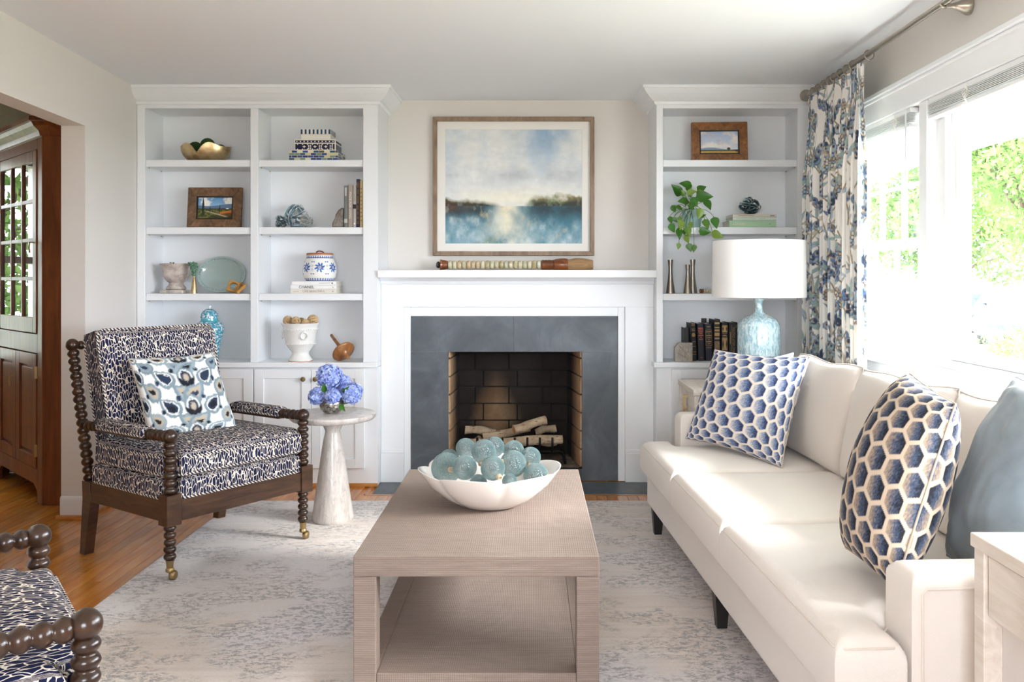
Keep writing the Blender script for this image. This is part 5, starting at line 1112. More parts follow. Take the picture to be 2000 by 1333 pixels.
def d4(t, a, h):
    for z, hh, mt in ((h-.03, .012, 'print_gold'), (h-.055, .008, 'print_gold'), (h-.075, .012, 'print_gold'), (h-.105, .022, 'print_gold'), (h-.125, .010, 'print_gold'), (h-.20, .062, 'cloth_brown'), (h-.27, .05, 'print_gold')):
        bar(t, z, z+hh, a*.78, mt, 'panel')
    R_ = random.Random(2)
    for k in range(26): z = h-.20+.062*R_.random(); x = a*.7*R_.uniform(-1, 1); MB().ball((x, -.0006, z), .0026, 6, 4, (1, .25, 1)).build('fleck', MT['print_gold'], t)
def d5(t, a, h):
    for z0, z1 in ((h-.062, h-.018), (h-.175, h-.098)):
        m = MB(); m.box(-a*.85, a*.85, -.0008, .003, z0, z1); m.build('gilt_panel', MT['print_gold'], t)
        for k in (-1, 1): MB().prism([(k*a*.6, z0+.004), (k*a*.8, (z0+z1)/2), (k*a*.6, z1-.004), (k*a*.35, (z0+z1)/2)], -.0016, 0, 'y').build('ornament', MT['cloth_black'], t, clean=True)
    for z in (h-.072, h-.086, h-.094): bar(t, z, z+.002, a*.8, 'print_gold', 'rule')
    bar(t, h-.083, h-.079, a*.5, 'print_gold', 'lettering')
def d6(t, a, h):
    T(t, 'THE', .010, 'print_gold', a*.62, h-.025, -PI/2); T(t, 'POLITICS of DIPLOMACY', .021, 'print_gold', a*.02, h-.030, -PI/2, .78, 'LEFT'); bar_ = MB().box(-a*.42, -a*.36, -.0008, .002, .02, h-.02).build('rule', MT['print_gold'], t); MB().box(-a*.76, -a*.64, -.0008, .002, h-.135, h-.06).build('lettering', MT['print_gold'], t)
GB = 'dark books behind the marble bookend'; s_ = YS/F
def bk(px0, px1): return X(px0, YS), (px1-px0)*s_-.0006
x, w_ = bk(1340.5, 1349.5); book_up('short dark grey book peeking out behind the marble bookend', x, w_, .205, .14, CT, YS+.06, 'cloth_charcoal', GB)
x, w_ = bk(1352, 1362); book_up('slim black book with faded gold bands leaning by the bookend', x, w_, .240, .16, CT, YS, 'cloth_black', GB, math.radians(-2.5), d1)
x, w_ = bk(1364.5, 1377); book_up('black book with red lettering on its spine', x, w_, .236, .16, CT, YS, 'cloth_ink', GB, math.radians(-2), d2)
x, w_ = bk(1379, 1392.5); book_up('black book with a gold rounded frame on its spine', x, w_, .236, .16, CT, YS, 'cloth_ink', GB, math.radians(-1.5), d3)
x, w_ = bk(1381, 1393); book_up('tall grey book standing behind the gold framed book', x, w_-.006, .262, .09, CT, YS+.175, 'cloth_charcoal', GB)
x, w_ = bk(1394.5, 1407); book_up('tall black book with ornate bronze panels on its spine', x, w_, .262, .16, CT, YS, 'cloth_black', GB, 0, d4)
x, w_ = bk(1409.5, 1422); book_up('black book with two gilt arched panels on its spine', x, w_, .243, .16, CT, YS, 'cloth_black', GB, 0, d5)
x, w_ = bk(1424, 1441); book_up('thick black book about diplomacy beside the blue lamp', x, w_, .243, .16, CT, YS, 'cloth_black', GB, 0, d6)
be = thing('stone_bookend', 'grey marble bookend inlaid with brass rays', 'bookend', (X(1335, 5.46), 5.46, CT)); xa_, xb_ = X(1318, 5.46)-be.location.x, X(1353, 5.46)-be.location.x
bevel(MB().prism([(xa_, 0), (xb_, 0), (xb_, .118), (xa_+.028, .118), (xa_, .088)], 0, .035, 'y').build('block', MT['bookend_stone'], be, clean=True), .002, 2)
for ex, ez in ((xa_+.008, .055), (xa_+.026, .102), (xa_+.068, .116)): MB().tube([(xb_-.002, -.0005, .004), (ex, -.0005, ez)], .0015, 5).build('brass_ray', MT['brass'], be)
# right bay: stacked books with glass knot
GA = 'green books stacked under the teal glass knot'
x0, x1 = X(1424, 5.46), X(1515.5, 5.46); Wb = x1-x0
def fa(t, a, th): T(t, 'AZALEAS', .024, 'cloth_stone', -a+.058, th*.5, 0, .8); MB().box(a-.045, a-.033, -.0008, .002, th*.45, th*.55).build('mark', MT['print_grey'], t)
def fb_(t, a, th): MB().box(-a*.85, a*.05, -.0008, .002, th*.4, th*.6).build('lettering', MT['cloth_sage'], t); MB().box(a*.2, a*.5, -.0008, .002, th*.4, th*.6).build('lettering', MT['cloth_sage'], t)
def fc(t, a, th): bar_ = MB().box(-a*.75, -a*.05, -.0008, .002, th*.45, th*.6).build('lettering', MT['print_gold'], t); MB().box(a*.7, a*.9, -.0008, .002, th*.3, th*.7).build('lettering', MT['print_grey'], t)
b1 = book_flat('thick sage green book titled azaleas at the bottom of the stack', x0, Wb, .044, .21, SH[1], 5.455, 'cloth_sage', GA, fa)
b2 = book_flat('pale green book in the middle of the stack under the teal knot', x0+.022, Wb-.022, .020, .20, SH[1]+.0445, 5.455, 'cloth_mint', GA, fb_)
b3 = book_flat('cream book on top of the stack right under the teal knot', x0+.022, Wb-.018, .019, .20, SH[1]+.065, 5.455, 'cloth_stone', GA, fc)
# left bay 2: white books under the jar
GC = 'white books stacked under the blue and white jar'
def ga(t, a, th): T(t, 'LIVE BEAUTIFUL', .020, 'print_grey', -a*.08+.015, th*.5, 0, 1.0); MB().box(-a*.88, -a*.65, -.0008, .002, th*.45, th*.52).build('lettering', MT['print_grey'], t); MB().ball((a-.022, 0, th*.5), .0042, 8, 6, (1, .2, 1)).build('mark', MT['print_grey'], t)
def gb(t, a, th): T(t, 'CHANEL', .024, 'print_black', -a*.3, th*.5, 0, 1.05); MB().box(a-.024, a-.016, -.0008, .002, th*.4, th*.6).build('mark', MT['print_grey'], t)
def gc(t, a, th): MB().box(a*.22, a*.72, -.0008, .002, th*.45, th*.55).build('lettering', MT['print_grey'], t); MB().ball((a-.024, 0, th*.5), .0045, 8, 6, (1, .2, 1)).build('mark', MT['cloth_navy'], t); MB().box(-a*.85, -a*.6, -.0008, .002, th*.45, th*.5).build('lettering', MT['cloth_ivory'], t)
x0, x1 = X(568, 5.46), X(657, 5.46)
book_flat('ivory book titled live beautiful at the bottom of the stack', x0, x1-x0, .0275, .22, SH[2], 5.455, 'cloth_ivory', GC, ga)
book_flat('white book with bold black capitals in the middle of the stack', x0-.0005, x1-x0, .0245, .22, SH[2]+.028, 5.455, 'cloth_white', GC, gb)
book_flat('plain white book on top of the stack under the jar', x0+.008, x1-x0-.010, .0245, .205, SH[2]+.053, 5.457, 'cloth_white', GC, gc)
# left bay 2: upright books
GD = 'upright books at the right end of the left bookcase'
def k1(t, a, h): bar(t, h-.065, h-.012, a*.5, 'cloth_silver', 'lettering'); bar(t, .03, .055, a*.8, 'cloth_silver', 'label')
def k2(t, a, h): T(t, 'MADE FOR LIVING', .0205, 'cloth_stone', 0, h*.52, -PI/2, 1.0)
def k3(t, a, h): bar(t, h*.45, h*.55, a*.95, 'cloth_black', 'photo'); bar(t, .02, .03, a*.5, 'cloth_white', 'mark'); bar(t, h*.62, h*.8, a*.3, 'print_grey', 'lettering')
def k4(t, a, h):
    bar(t, h-.022, h-.001, a*1.0, 'cloth_navy', 'band'); bar(t, 0.002, .02, a*1.0, 'cloth_navy', 'band')
    for z in (.04, .07, .10, .14, .20, .24): bar(t, z, z+.012, a*.45, 'cloth_navy', 'ornament')
    bar(t, .155, .163, a*.4, 'print_gold', 'ornament')
def k5(t, a, h):
    for i in range(9): bar(t, .04+i*.025, .05+i*.025, a*.35, 'print_gold', 'lettering')
for lab, p0, p1, hh, cv_, dec in (('dark grey book against the striped stone', 671.5, 679, .264, 'cloth_grey', k1), ('taupe book with a vertical title between grey books', 679.3, 688.6, .270, 'cloth_taupe', k2), ('silver book with a small dark picture on its spine', 689.2, 695.6, .266, 'cloth_silver', k3), ('tallest brown book with navy ends', 696, 702, .306, 'cloth_brown', k4), ('narrow cream book at the right end of the row', 702.6, 708.4, .297, 'cloth_cream', k5)):
    x, w_ = X(p0, 5.47), (p1-p0)*5.47/F; book_up(lab, x, w_-.0004, hh, .19, SH[1], 5.47, cv_, GD, 0, dec)
m = MB(); prof = [(-.075, 0), (-.073, .03), (-.058, .06), (-.052, .085), (-.035, .112), (-.015, .126), (0, .128), (0, 0)]
m.prism(prof, 0, .06, 'y'); sb = m.build('striped_stone', MT['agate'], None, clean=True, loc=None); sb.matrix_basis = Matrix.Translation((X(671, 5.48), 5.48, SH[1])); bevel(sb, .012, 3); tag(sb, 'polished grey striped stone bookend on the left bookcase', 'bookend')

# ------------------------------------------------------------------ rope glass knots
def knot(label, c, R0, r, mat, p, q, seed, sq=(1, 1, 1)):
    R_ = random.Random(seed); E = Euler((R_.uniform(0, 3), R_.uniform(0, 3), R_.uniform(0, 3))).to_matrix(); pts = []
    for i in range(150):
        t_ = 2*PI*i/150; rr = 1+.42*math.cos(q*t_+seed); v = Vector((rr*math.cos(p*t_), rr*math.sin(p*t_), .78*math.sin(q*t_+seed))); v = v/max(.8, v.length/ .98)*1.0
        pts.append(E @ v)
    mx = max(v.length for v in pts); pts = [Vector((v.x*sq[0], v.y*sq[1], v.z*sq[2]))*((R0-r)/mx) for v in pts]; zmin = min(v.z for v in pts)-r
    o = MB().tube([v-Vector((0, 0, zmin)) for v in pts], r, 10, True).build('glass_knot', MT[mat], None, smooth=True); o.matrix_basis = Matrix.Translation(Vector(c)); return tag(o, label, 'glass knot', 'rope glass knots on the shelves')
knot('small dark teal glass knot at the left of the trio', on(549, 5.47, SH[1]), .046, .0075, 'glass_teal', 3, 4, 3, (1.1, 1.1, .9))
knot('large pale blue glass knot at the back of the trio', on(579, 5.60, SH[1]), .080, .0125, 'glass_blue', 3, 4, 8, (.95, .85, 1.05))
knot('clear grey glass knot at the right front of the trio', on(596, 5.48, SH[1]), .050, .0085, 'glass_clear', 3, 5, 4, (1.05, 1, .95))
knot('dark teal glass knot on top of the green books', on(1464, 5.545, SH[1]+.0845), .072, .0115, 'glass_teal', 3, 5, 6, (1.05, 1.0, .78))

# ------------------------------------------------------------------ left bay 1
gbw = thing('gold_bowl', 'gold bowl with a split rim holding moss balls', 'bowl', on(402, 5.55, SH[0])); m = MB(); seg = 64; rings = []
def bowl_ring(r_, z, notch): return [((r_*(1+.04*math.sin(2*a+.5)))*math.cos(a), r_*.8*math.sin(a), z*(1-notch*math.exp(-(abs(a-1.47*PI)/.20)**1.3))+.14*z*math.exp(-((abs(a-1.47*PI)-.55)/.3)**2)+.006*(z > .09)*math.sin(3*a)) for a in [2*PI*k/seg for k in range(seg)]]
prof = [(.085, 0, 0), (.11, .012, 0), (.135, .04, .08), (.148, .07, .25), (.150, .100, .62), (.144, .100, .62), (.142, .07, .25), (.128, .042, .05), (.10, .016, 0), (0.002, .012, 0)]
vs = [v for pz in prof for v in bowl_ring(*pz)]; fs = [(i*seg+k, i*seg+(k+1) % seg, (i+1)*seg+(k+1) % seg, (i+1)*seg+k) for i in range(len(prof)-1) for k in range(seg)]+[list(range(seg))[::-1]]
m.add(vs, fs); m.build('bowl', MT['gold_leaf'], gbw, smooth=50)
def noisy_ball(name, label, c, r_, mat, cat, group, amp=.06, seed=0, seg=24, ring=16):
    R_ = np.random.default_rng(seed); m = MB().ball((0, 0, r_), r_, seg, ring); b0 = Vector((0, 0, r_)); 
    m.v = [tuple(b0+(Vector(v)-b0)*(1+amp*R_.uniform(-1, 1))) for v in m.v]; o = m.build(name, mat, None, smooth=True, clean=True); o.matrix_basis = Matrix.Translation(Vector(c)-Vector((0, 0, r_))); return tag(o, label, cat, group)
gz = SH[0]
for k, (dx, dy, z, r_, lb) in enumerate(((-.066, .0, .084, .047, 'dark moss ball at the left of the gold bowl'), (.018, -.016, .104, .047, 'brightest moss ball standing tallest in the gold bowl'), (.088, .02, .080, .036, 'moss ball half hidden at the right of the gold bowl'))):
    noisy_ball('moss_ball', lb, Vector(gbw.location)+Vector((dx, dy, z)), r_, MT['moss'], 'moss ball', 'moss balls in the gold bowl', .035, k)
ur = thing('stone_urn', 'small weathered stone urn on the left bookcase', 'urn', on(344, 5.54, SH[2])); ST = MT['weathered_stone']
bevel(MB().box(-.074, .074, -.074, .074, 0, .022).build('foot', ST, ur), .004, 2)
MB().lathe([(.055, .022), (.062, .03), (.058, .04), (.046, .052), (.042, .066), (.048, .072), (.052, .075), (.066, .09), (.078, .115), (.082, .14), (.082, .155), (.090, .172), (.098, .185), (.097, .190), (.088, .188), (.076, .165), (.070, .12), (.05, .10), (0, .096)], 32).build('cup', ST, ur, smooth=50)
for dx in (-.006, .012): MB().ball((dx+.0, -.07, .19), .007, 8, 6).build('moss_tuft', MT['moss'], ur)
ta_ = thing('tassel', 'gold tassel with green beaded top beside the stone urn', 'tassel', on(379, 5.47, SH[2])); rb = np.random.default_rng(4)
MB().lathe([(.020, 0), (.017, .03), (.013, .065), (.0095, .09), (.0075, .098), (.009, .100), (.009, .108), (.006, .112), (0, .112)], 18).build('fringe', MT['gold_leaf'], ta_, smooth=40)
m = MB()
for k in range(170):
    a, q = rb.uniform(0, 2*PI), rb.uniform(0, 1); rr = .010+.018*q**.7; m.ball((rr*math.cos(a)*rb.uniform(.6, 1)-.012*max(0, q-.6)*2.0, rr*math.sin(a)*rb.uniform(.6, 1), .112+.085*q), .0052, 6, 4)
simple('green_bead', '5F8A6E', .2, 0, Coat_Weight=.4); bd = m.build('beads', MT['green_bead'], ta_, smooth=True); bd['kind'] = 'stuff'
pl = thing('glass_platter', 'oval pale green glass platter leaning in the left bookcase', 'platter', on(432, 5.615, SH[2])); pl.matrix_basis = Matrix.Translation(Vector(pl.location)+Vector((0, 0, .002))) @ Matrix.Rotation(-.17, 4, 'X')
m = MB(); seg = 64; A0, B0 = .158, .118; prof = [(0.01, -.004), (.70, -.004), (.78, -.010), (.97, -.020), (1.0, -.021), (1.0, -.016), (.97, -.014), (.79, -.003), (.71, .004), (0.01, .004)]
vs = [(A0*k*math.cos(2*PI*j/seg), y, B0+B0*k*math.sin(2*PI*j/seg)) for k, y in prof for j in range(seg)]; m.add(vs, [(i*seg+j, i*seg+(j+1) % seg, (i+1)*seg+(j+1) % seg, (i+1)*seg+j) for i in range(len(prof)-1) for j in range(seg)]); m.build('plate', MT['celadon_glass'], pl, smooth=40, clean=True)
m = MB()
for j in range(40): a = 2*PI*j/40; m.ball((A0*.88*math.cos(a), -.016, B0+B0*.88*math.sin(a)), .008, 8, 5, (1.2, .35, .8))
m_ = m.build('rim_relief', MT['celadon_glass'], pl, smooth=True); m_['kind'] = 'stuff'
wl = thing('wooden_link', 'honey wood sculpture of two linked squares with round holes', 'ornament', on(462, 5.475, SH[2]))
def link(M, name):
    m = MB(); s_, r_, hh, sg = .036, .025, .009, 32; ring_o = []
    for k in range(sg): a = 2*PI*k/sg; c_, n_ = math.cos(a), math.sin(a); q = s_/max(abs(c_), abs(n_)); ring_o.append((q*c_, q*n_))
    ri = [(r_*math.cos(2*PI*k/sg), r_*math.sin(2*PI*k/sg)) for k in range(sg)]
    vs = [(x, y, z) for z in (-hh, hh) for x, y in ring_o]+[(x, y, z) for z in (-hh, hh) for x, y in ri]
    fs = [(k, (k+1) % sg, sg+(k+1) % sg, sg+k) for k in range(sg)]+[(2*sg+(k+1) % sg, 2*sg+k, 3*sg+k, 3*sg+(k+1) % sg) for k in range(sg)]+[((k+1) % sg, k, 2*sg+k, 2*sg+(k+1) % sg) for k in range(sg)]+[(sg+k, sg+(k+1) % sg, 3*sg+(k+1) % sg, 3*sg+k) for k in range(sg)]
    m.add(vs, fs, 0, M); return bevel(m.build(name, MT['honey_wood'], wl), .002, 1)
link(loc_rot((-.018, 0, .042), 1.15, .28, .2), 'square_link'); link(loc_rot((.026, -.012, .036), .35, -.75, .35), 'square_link')
gj = thing('ginger_jar', 'turquoise patterned ginger jar with domed lid behind the armchair', 'jar', on(409, 5.52, CT))
MB().lathe([(.05, 0), (.056, .004), (.056, .03), (.060, .07), (.075, .14), (.088, .19), (.088, .215), (.074, .238), (.056, .25), (.050, .258), (.050, .270)], 40).build('body', MT['ginger_glaze'], gj, smooth=40)
MB().lathe([(.0505, .246), (.058, .250), (.052, .256), (.0515, .268)], 40, None, 0, False).build('neck_band', MT['turquoise_glaze'], gj, smooth=40)
ld = MB().lathe([(.052, .271), (.054, .272), (.054, .282), (.050, .296), (.040, .313), (.022, .326), (.010, .330), (0, .330)], 40).build('lid', MT['ginger_glaze'], gj, smooth=40); MB().lathe([(.007, .329), (.006, .336), (.011, .341), (.011, .348), (0, .350)], 16).build('finial', MT['white_glaze'], ld, smooth=40)

# ------------------------------------------------------------------ left bay 2
def box_at(name, label, p0, p1, z, h, d, y=5.45): x0, x1 = X(p0, y), X(p1, y); t = thing(name, label, 'box', ((x0+x1)/2, y, z), 0, 'inlaid boxes stacked on the top shelf'); return t, (x1-x0)/2
t, a = box_at('inlay_box', 'widest blue mosaic tile box at the bottom of the stack', 564.5, 660, SH[0], .062, .2); hb_ = .062
bevel(MB().box(-a, a, 0, .2, 0, hb_).build('body', MT['mosaic_grout'], t), .001, 1); bm_ = bmesh.new(); bmesh.ops.create_cube(bm_, size=1); tile_me = bpy.data.meshes.new('tile'); bm_.to_mesh(tile_me); bm_.free(); tile_me.materials.append(MT['inlay_mosaic'])
tw = 2*a/9
for r_ in range(4):
    for k in range(10):
        xa_ = max(-a, -a+(k-(.5 if r_ % 2 else 0))*tw); xb_ = min(a, -a+(k+1-(.5 if r_ % 2 else 0))*tw)
        if xb_-xa_ > .006: add('tile', tile_me, t, None, Matrix.Translation(((xa_+xb_)/2, -.0004, hb_/4*(r_+.5))) @ Matrix.Diagonal((xb_-xa_-.0025, .0022, hb_/4-.003, 1)))
    for k in range(6): add('tile', tile_me, t, None, Matrix.Translation((a+.0004, .2/6*(k+.5), hb_/4*(r_+.5))) @ Matrix.Diagonal((.0022, .2/6-.0025, hb_/4-.003, 1)))
t, a = box_at('inlay_box', 'navy and white flower inlay box in the middle of the stack', 575, 655.5, SH[0]+.0625, .072, .17, 5.46); h2 = .072
bevel(MB().box(-a, a, 0, .17, 0, h2).build('body', MT['bone_inlay'], t), .001, 1)
for z0, z1 in ((.006, .042), (.049, .064)): MB().box(-a+.006, a-.006, -.0008, .001, z0, z1).build('navy_panel', MT['navy_inlay'], t); MB().box(a-.001, a+.0008, .008, .162, z0, z1).build('navy_panel', MT['navy_inlay'], t)
st_me = None; star = [(q*math.cos(k*PI/4), q*math.sin(k*PI/4)) for k, q in enumerate([.0115, .0045]*4)]
for k in range(3): MB().prism([(x+(-.068+k*.068), z+.024) for x, z in star], -.0016, 0, 'y').build('star', MT['bone_inlay'], t, clean=True)
for k in range(3):
    for sx in (-1, 1):
        for z in (.013, .023, .033): MB().ball((-.034+k*.068+sx*.006, -.0008, z), .0048, 8, 5, (1, .25, .75)).build('leaf', MT['bone_inlay'], t)
for k in range(11): MB().ball((-a+.016+k*(2*a-.032)/10, -.0008, .0565), .0042, 8, 5, (1, .25, 1)).build('dot', MT['bone_inlay'], t)
for k in range(8):
    for z in (.009, .038): MB().ball((-a+.02+k*(2*a-.04)/7, -.0008, z), .0034, 8, 5, (1, .25, 1)).build('dot', MT['bone_inlay'], t)
t, a = box_at('inlay_box', 'small white box with blue striped lid on top of the stack', 587, 646, SH[0]+.135, .06, .14, 5.47)
bevel(MB().box(-a+.0025, a-.0025, .0025, .1375, 0, .032).build('body', MT['bone_inlay'], t), .001, 1); l_ = bevel(MB().box(-a, a, 0, .14, .0325, .062).build('lid', MT['bone_inlay'], t), .001, 1)
for k in range(8): MB().box(-a+.0015+k*2*a/7.62, -a+.0015+k*2*a/7.62+.0115, -.0006, .001, .033, .0615).build('stripe', MT['teal_inlay'], l_)
for k in range(6): MB().box(a-.001, a+.0006, .004+k*.023, .015+k*.023, .033, .0615).build('stripe', MT['teal_inlay'], l_)
# blue and white jar
jr = thing('patterned_jar', 'white jar with blue folk flowers and terracotta lid on white books', 'jar', on(624.5, 5.545, SH[2]+.078))
prof = [(.080, 0), (.086, .004), (.092, .012), (.100, .03), (.1055, .055), (.106, .075), (.102, .10), (.094, .125), (.086, .142), (.081, .152), (.080, .165)]; pr = np.array(prof); ns, nz = 260, 110; zs = np.linspace(0, .165, nz); rs = np.interp(zs, pr[:, 1], pr[:, 0]); rs = np.convolve(np.pad(rs, 4, 'edge'), np.ones(9)/9, 'valid')
cvj = Canvas(2*PI*.1, .165, 2*PI*.1/(ns), 'F0EFEA'); UL = 2*PI*.1; B1, B2 = '2F66B4', '27448C'
for k in range(7):
    x = UL*(k+.5)/7
    for j in range(8): a = j*PI/4+.2; cvj.leaf(x+.010*math.cos(a), .085+.010*math.sin(a), .022, .008, a, B1 if j % 2 else B2); cvj.leaf(x+.022*math.cos(a), .085+.022*math.sin(a), .012, .007, a+.5, '3F7CC8')
    cvj.disc(x, .085, .011, B2); cvj.disc(x, .085, .0075, 'E8ECF2'); cvj.disc(x, .085, .004, B1); x2 = UL*k/7
    for z in (.07, .095): cvj.disc(x2, z, .006, '7D96C6'); cvj.disc(x2, z, .0038, 'F0EFEA')
    for z in (.045, .12): cvj.leaf(x2-.002, z, .012, .005, PI, B1); cvj.leaf(x2+.002, z, .012, .005, 0, B1)
for z0, z1 in ((.004, .020), (.146, .163)):
    sl = slice(int(z0/cvj.r), int(z1/cvj.r)); cvj.a[sl] = lin(B2)[:3]
    for k in range(36): cvj.leaf(UL*k/36, z0+.002, .014, .009, PI/2, 'DCE2EE')
th_ = np.linspace(0, 2*PI, ns); V = np.zeros((nz, ns, 3)); V[..., 0] = rs[:, None]*np.cos(th_); V[..., 1] = rs[:, None]*np.sin(th_); V[..., 2] = zs[:, None]
ci = np.clip((zs/cvj.r).astype(int), 0, cvj.Hh-1); cj = np.clip((th_/(2*PI)*UL/cvj.r).astype(int), 0, cvj.W-1); add('body', grid_mesh('body', V, cvj.a[ci][:, cj], MT['print_jar']), jr)
ld = MB().lathe([(0, .160), (.080, .165), (.083, .168), (.083, .174), (.078, .178), (0, .179)], 40).build('lid', MT['terracotta'], jr, smooth=40); MB().tube(bez((-.022, 0, .178), (-.02, 0, .20), (.018, 0, .192), (.026, 0, .18), 10), .004, 6).build('cord_handle', MT['cloth_oxblood'], ld, smooth=True)
# white urn planter with rattan balls
wp = thing('white_planter', 'white glazed urn planter with ring handles on the left counter', 'planter', on(587, 5.49, CT)); WG = MT['white_glaze']
MB().lathe([(.073, .003), (.076, .010), (.070, .018), (.058, .034), (.052, .050), (.056, .062), (.075, .085), (.088, .105), (.0905, .108), (.092, .110), (.091, .115), (.098, .155), (.103, .196), (.106, .200), (.105, .206), (.110, .225), (.117, .236), (.118, .241), (.113, .241), (.104, .215), (.095, .16), (.08, .12), (.0, .115)], 48).build('body', WG, wp, smooth=50); MB().lathe([(0, 0), (.075, 0), (.075, .003), (0, .003)], 40).build('foot_ring', MT['terracotta'], wp, smooth=40)
for z, rr in ((.203, .106), (.1105, .093)):
    m = MB()
    for k in range(46): a = 2*PI*k/46; m.ball((rr*math.cos(a), rr*math.sin(a), z), .0036, 6, 4)
    b_ = m.build('beading', WG, wp, smooth=True); b_['kind'] = 'stuff'
for an in (-PI/2+.46, PI+.1):
    c_ = Vector((.101*math.cos(an), .101*math.sin(an), .165)); o_ = Vector((math.cos(an), math.sin(an), 0)); s_ = Vector((-o_.y, o_.x, 0))
    h_ = MB().tube([c_+o_*.010+(s_*math.cos(q)+Vector((0, 0, 1))*math.sin(q))*.021 for q in np.linspace(0, 2*PI, 24, endpoint=False)], .0042, 8, True).build('ring_handle', WG, wp, smooth=True); MB().ball(c_+o_*.008+Vector((0, 0, .022)), .009, 10, 8).build('boss', WG, h_, smooth=True)
wl_ = Vector(wp.location)
for k, (px, pz, r_, dy, lb) in enumerate(((562.5, 627, 9.5, -.02, 'greyish rattan ball at the left of the white planter'), (578, 628, 9, -.05, 'brown twig ball second from left in the white planter'), (596, 632, 8, -.04, 'low twig ball between two larger balls in the planter'), (611, 625, 10, -.01, 'pale tan rattan ball at the right of the white planter'), (588, 630, 9, .04, 'rattan ball at the back of the white planter'))):
    Yb = 5.49+dy; c_ = P(px, pz, Yb); r0 = r_*Yb/F; R_ = random.Random(k+3); m = MB()
    for j in range(18):
        ax = Vector((R_.gauss(0, 1), R_.gauss(0, 1), R_.gauss(0, 1))).normalized(); u_ = ax.orthogonal().normalized(); v_ = ax.cross(u_); m.tube([(u_*math.cos(q)+v_*math.sin(q))*r0*(.93+.05*R_.random())+ax*r0*.15*math.sin(2*q) for q in np.linspace(0, 2*PI, 16, endpoint=False)], r0*.085, 5, True)
    m.ball((0, 0, 0), r0*.62, 12, 8); o = m.build('rattan_ball', MT['rattan'], None, smooth=True); o.matrix_basis = Matrix.Translation(c_); tag(o, lb, 'rattan ball', 'rattan balls in the white planter')
tp = thing('spinning_top', 'turned wooden spinning top lying tilted on the left counter', 'spinning top', on(668, 5.475, CT)); ax0, ax1 = P(681, 703, 5.41), P(646.5, 656, 5.555); L = (ax1-ax0).length; M = wm(tp).inverted() @ align(ax0, ax1)
pr_ = [(.004, 0), (.010, .005), (.013, .028), (.020, .041), (.044, .054), (.066, .064), (.0745, .071), (.072, .077), (.05, .086), (.022, .095), (.013, .107), (.0105, .15), (.0095, L-.004), (.006, L)]
k_ = .185/.19; M2 = M; body = MB().lathe(pr_, 36, M2).build('top', MT['top_wood'], tp, smooth=True)
zmin = min((wm(body) @ v.co).z for v in body.data.vertices); tp.location.z += CT-zmin+.0005

# ------------------------------------------------------------------ right bay: plant, candle vases, bead strand
pot = thing('pothos_plant', 'trailing pothos vine in an aqua faceted pot', 'plant', on(1352, 5.545, SH[1])); px0 = Vector(pot.location)
m = MB(); vs = []; 
for z, r_, tw_ in ((0, .05, 0), (.055, .060, .3), (.115, .069, 0)):
    for k in range(10): a = 2*PI*k/10+tw_; vs.append((r_*math.cos(a), r_*math.sin(a), z))
for z, r_, tw_ in ((.115, .062, 0), (.09, .058, 0)):
    for k in range(10): a = 2*PI*k/10; vs.append((r_*math.cos(a), r_*math.sin(a), z))
fs = [list(range(10))[::-1]]
for i in range(2):
    for k in range(10): fs += [(i*10+k, i*10+(k+1) % 10, (i+1)*10+k), (i*10+(k+1) % 10, (i+1)*10+(k+1) % 10, (i+1)*10+k)]
for i in (2, 3): fs += [(i*10+k, i*10+(k+1) % 10, (i+1)*10+(k+1) % 10, (i+1)*10+k) for k in range(10)]
m.add(vs, fs); m.build('pot', MT['aqua_pot'], pot); MB().lathe([(0, .09), (.058, .09), (.058, .094), (0, .096)], 10).build('soil', MT['soil'], pot)
def leaf_mesh():
    m = MB(); n_ = 9; vs = []; 
    for i in range(n_):
        t_ = i/(n_-1); w_ = .36*math.sin(PI*min(1, t_**.62))**.9*(1-.35*t_)+.0; back = -.06*math.sin(PI*t_)
        for s_ in (-1, -.5, 0, .5, 1): vs.append((s_*w_, t_-(.10*abs(s_)*(1-t_)**3), back+.10*abs(s_)*math.sin(PI*t_)-.18*t_*t_))
    fs = [(i*5+k, i*5+k+1, (i+1)*5+k+1, (i+1)*5+k) for i in range(n_-1) for k in range(4)]; m.add(vs, fs); me = bpy.data.meshes.new('leaf'); me.from_pydata(m.v, [], m.f); me.materials.append(MT['pothos_leaf']); me.polygons.foreach_set('use_smooth', [True]*len(me.polygons)); return me
LM = leaf_mesh(); sc7 = 140/1166; ld_ = [(497, 195, 320, 137, 0), (330, 330, 203, 172, 0), (395, 345, 345, 262, 1), (608, 260, 745, 195, 0), (440, 310, 580, 275, 1), (590, 300, 705, 278, 0), (600, 370, 845, 355, 1), (520, 390, 600, 520, 2), (440, 440, 300, 435, 1), (440, 430, 400, 515, 1), (735, 430, 825, 570, 1), (345, 560, 240, 530, 1), (190, 520, 245, 625, 1), (655, 570, 620, 735, 2), (660, 700, 735, 655, 1), (150, 700, 180, 800, 1), (215, 715, 275, 785, 1), (310, 700, 325, 790, 1), (160, 820, 230, 950, 2), (345, 760, 330, 900, 2), (290, 890, 330, 1060, 2), (425, 865, 485, 1010, 2), (480, 790, 510, 870, 2), (640, 930, 825, 940, 2), (845, 965, 1030, 1020, 2), (720, 750, 780, 885, 2), (870, 715, 920, 875, 2), (400, 1005, 470, 1125, 2), (300, 1130, 290, 1225, 2), (450, 1140, 500, 1262, 2), (545, 1160, 540, 1270, 2), (375, 915, 400, 995, 2), (475, 290, 420, 235, 0), (480, 490, 535, 575, 2), (470, 330, 500, 380, 1), (560, 470, 590, 400, 1)]
inv = wm(pot).inverted(); rl = random.Random(9)
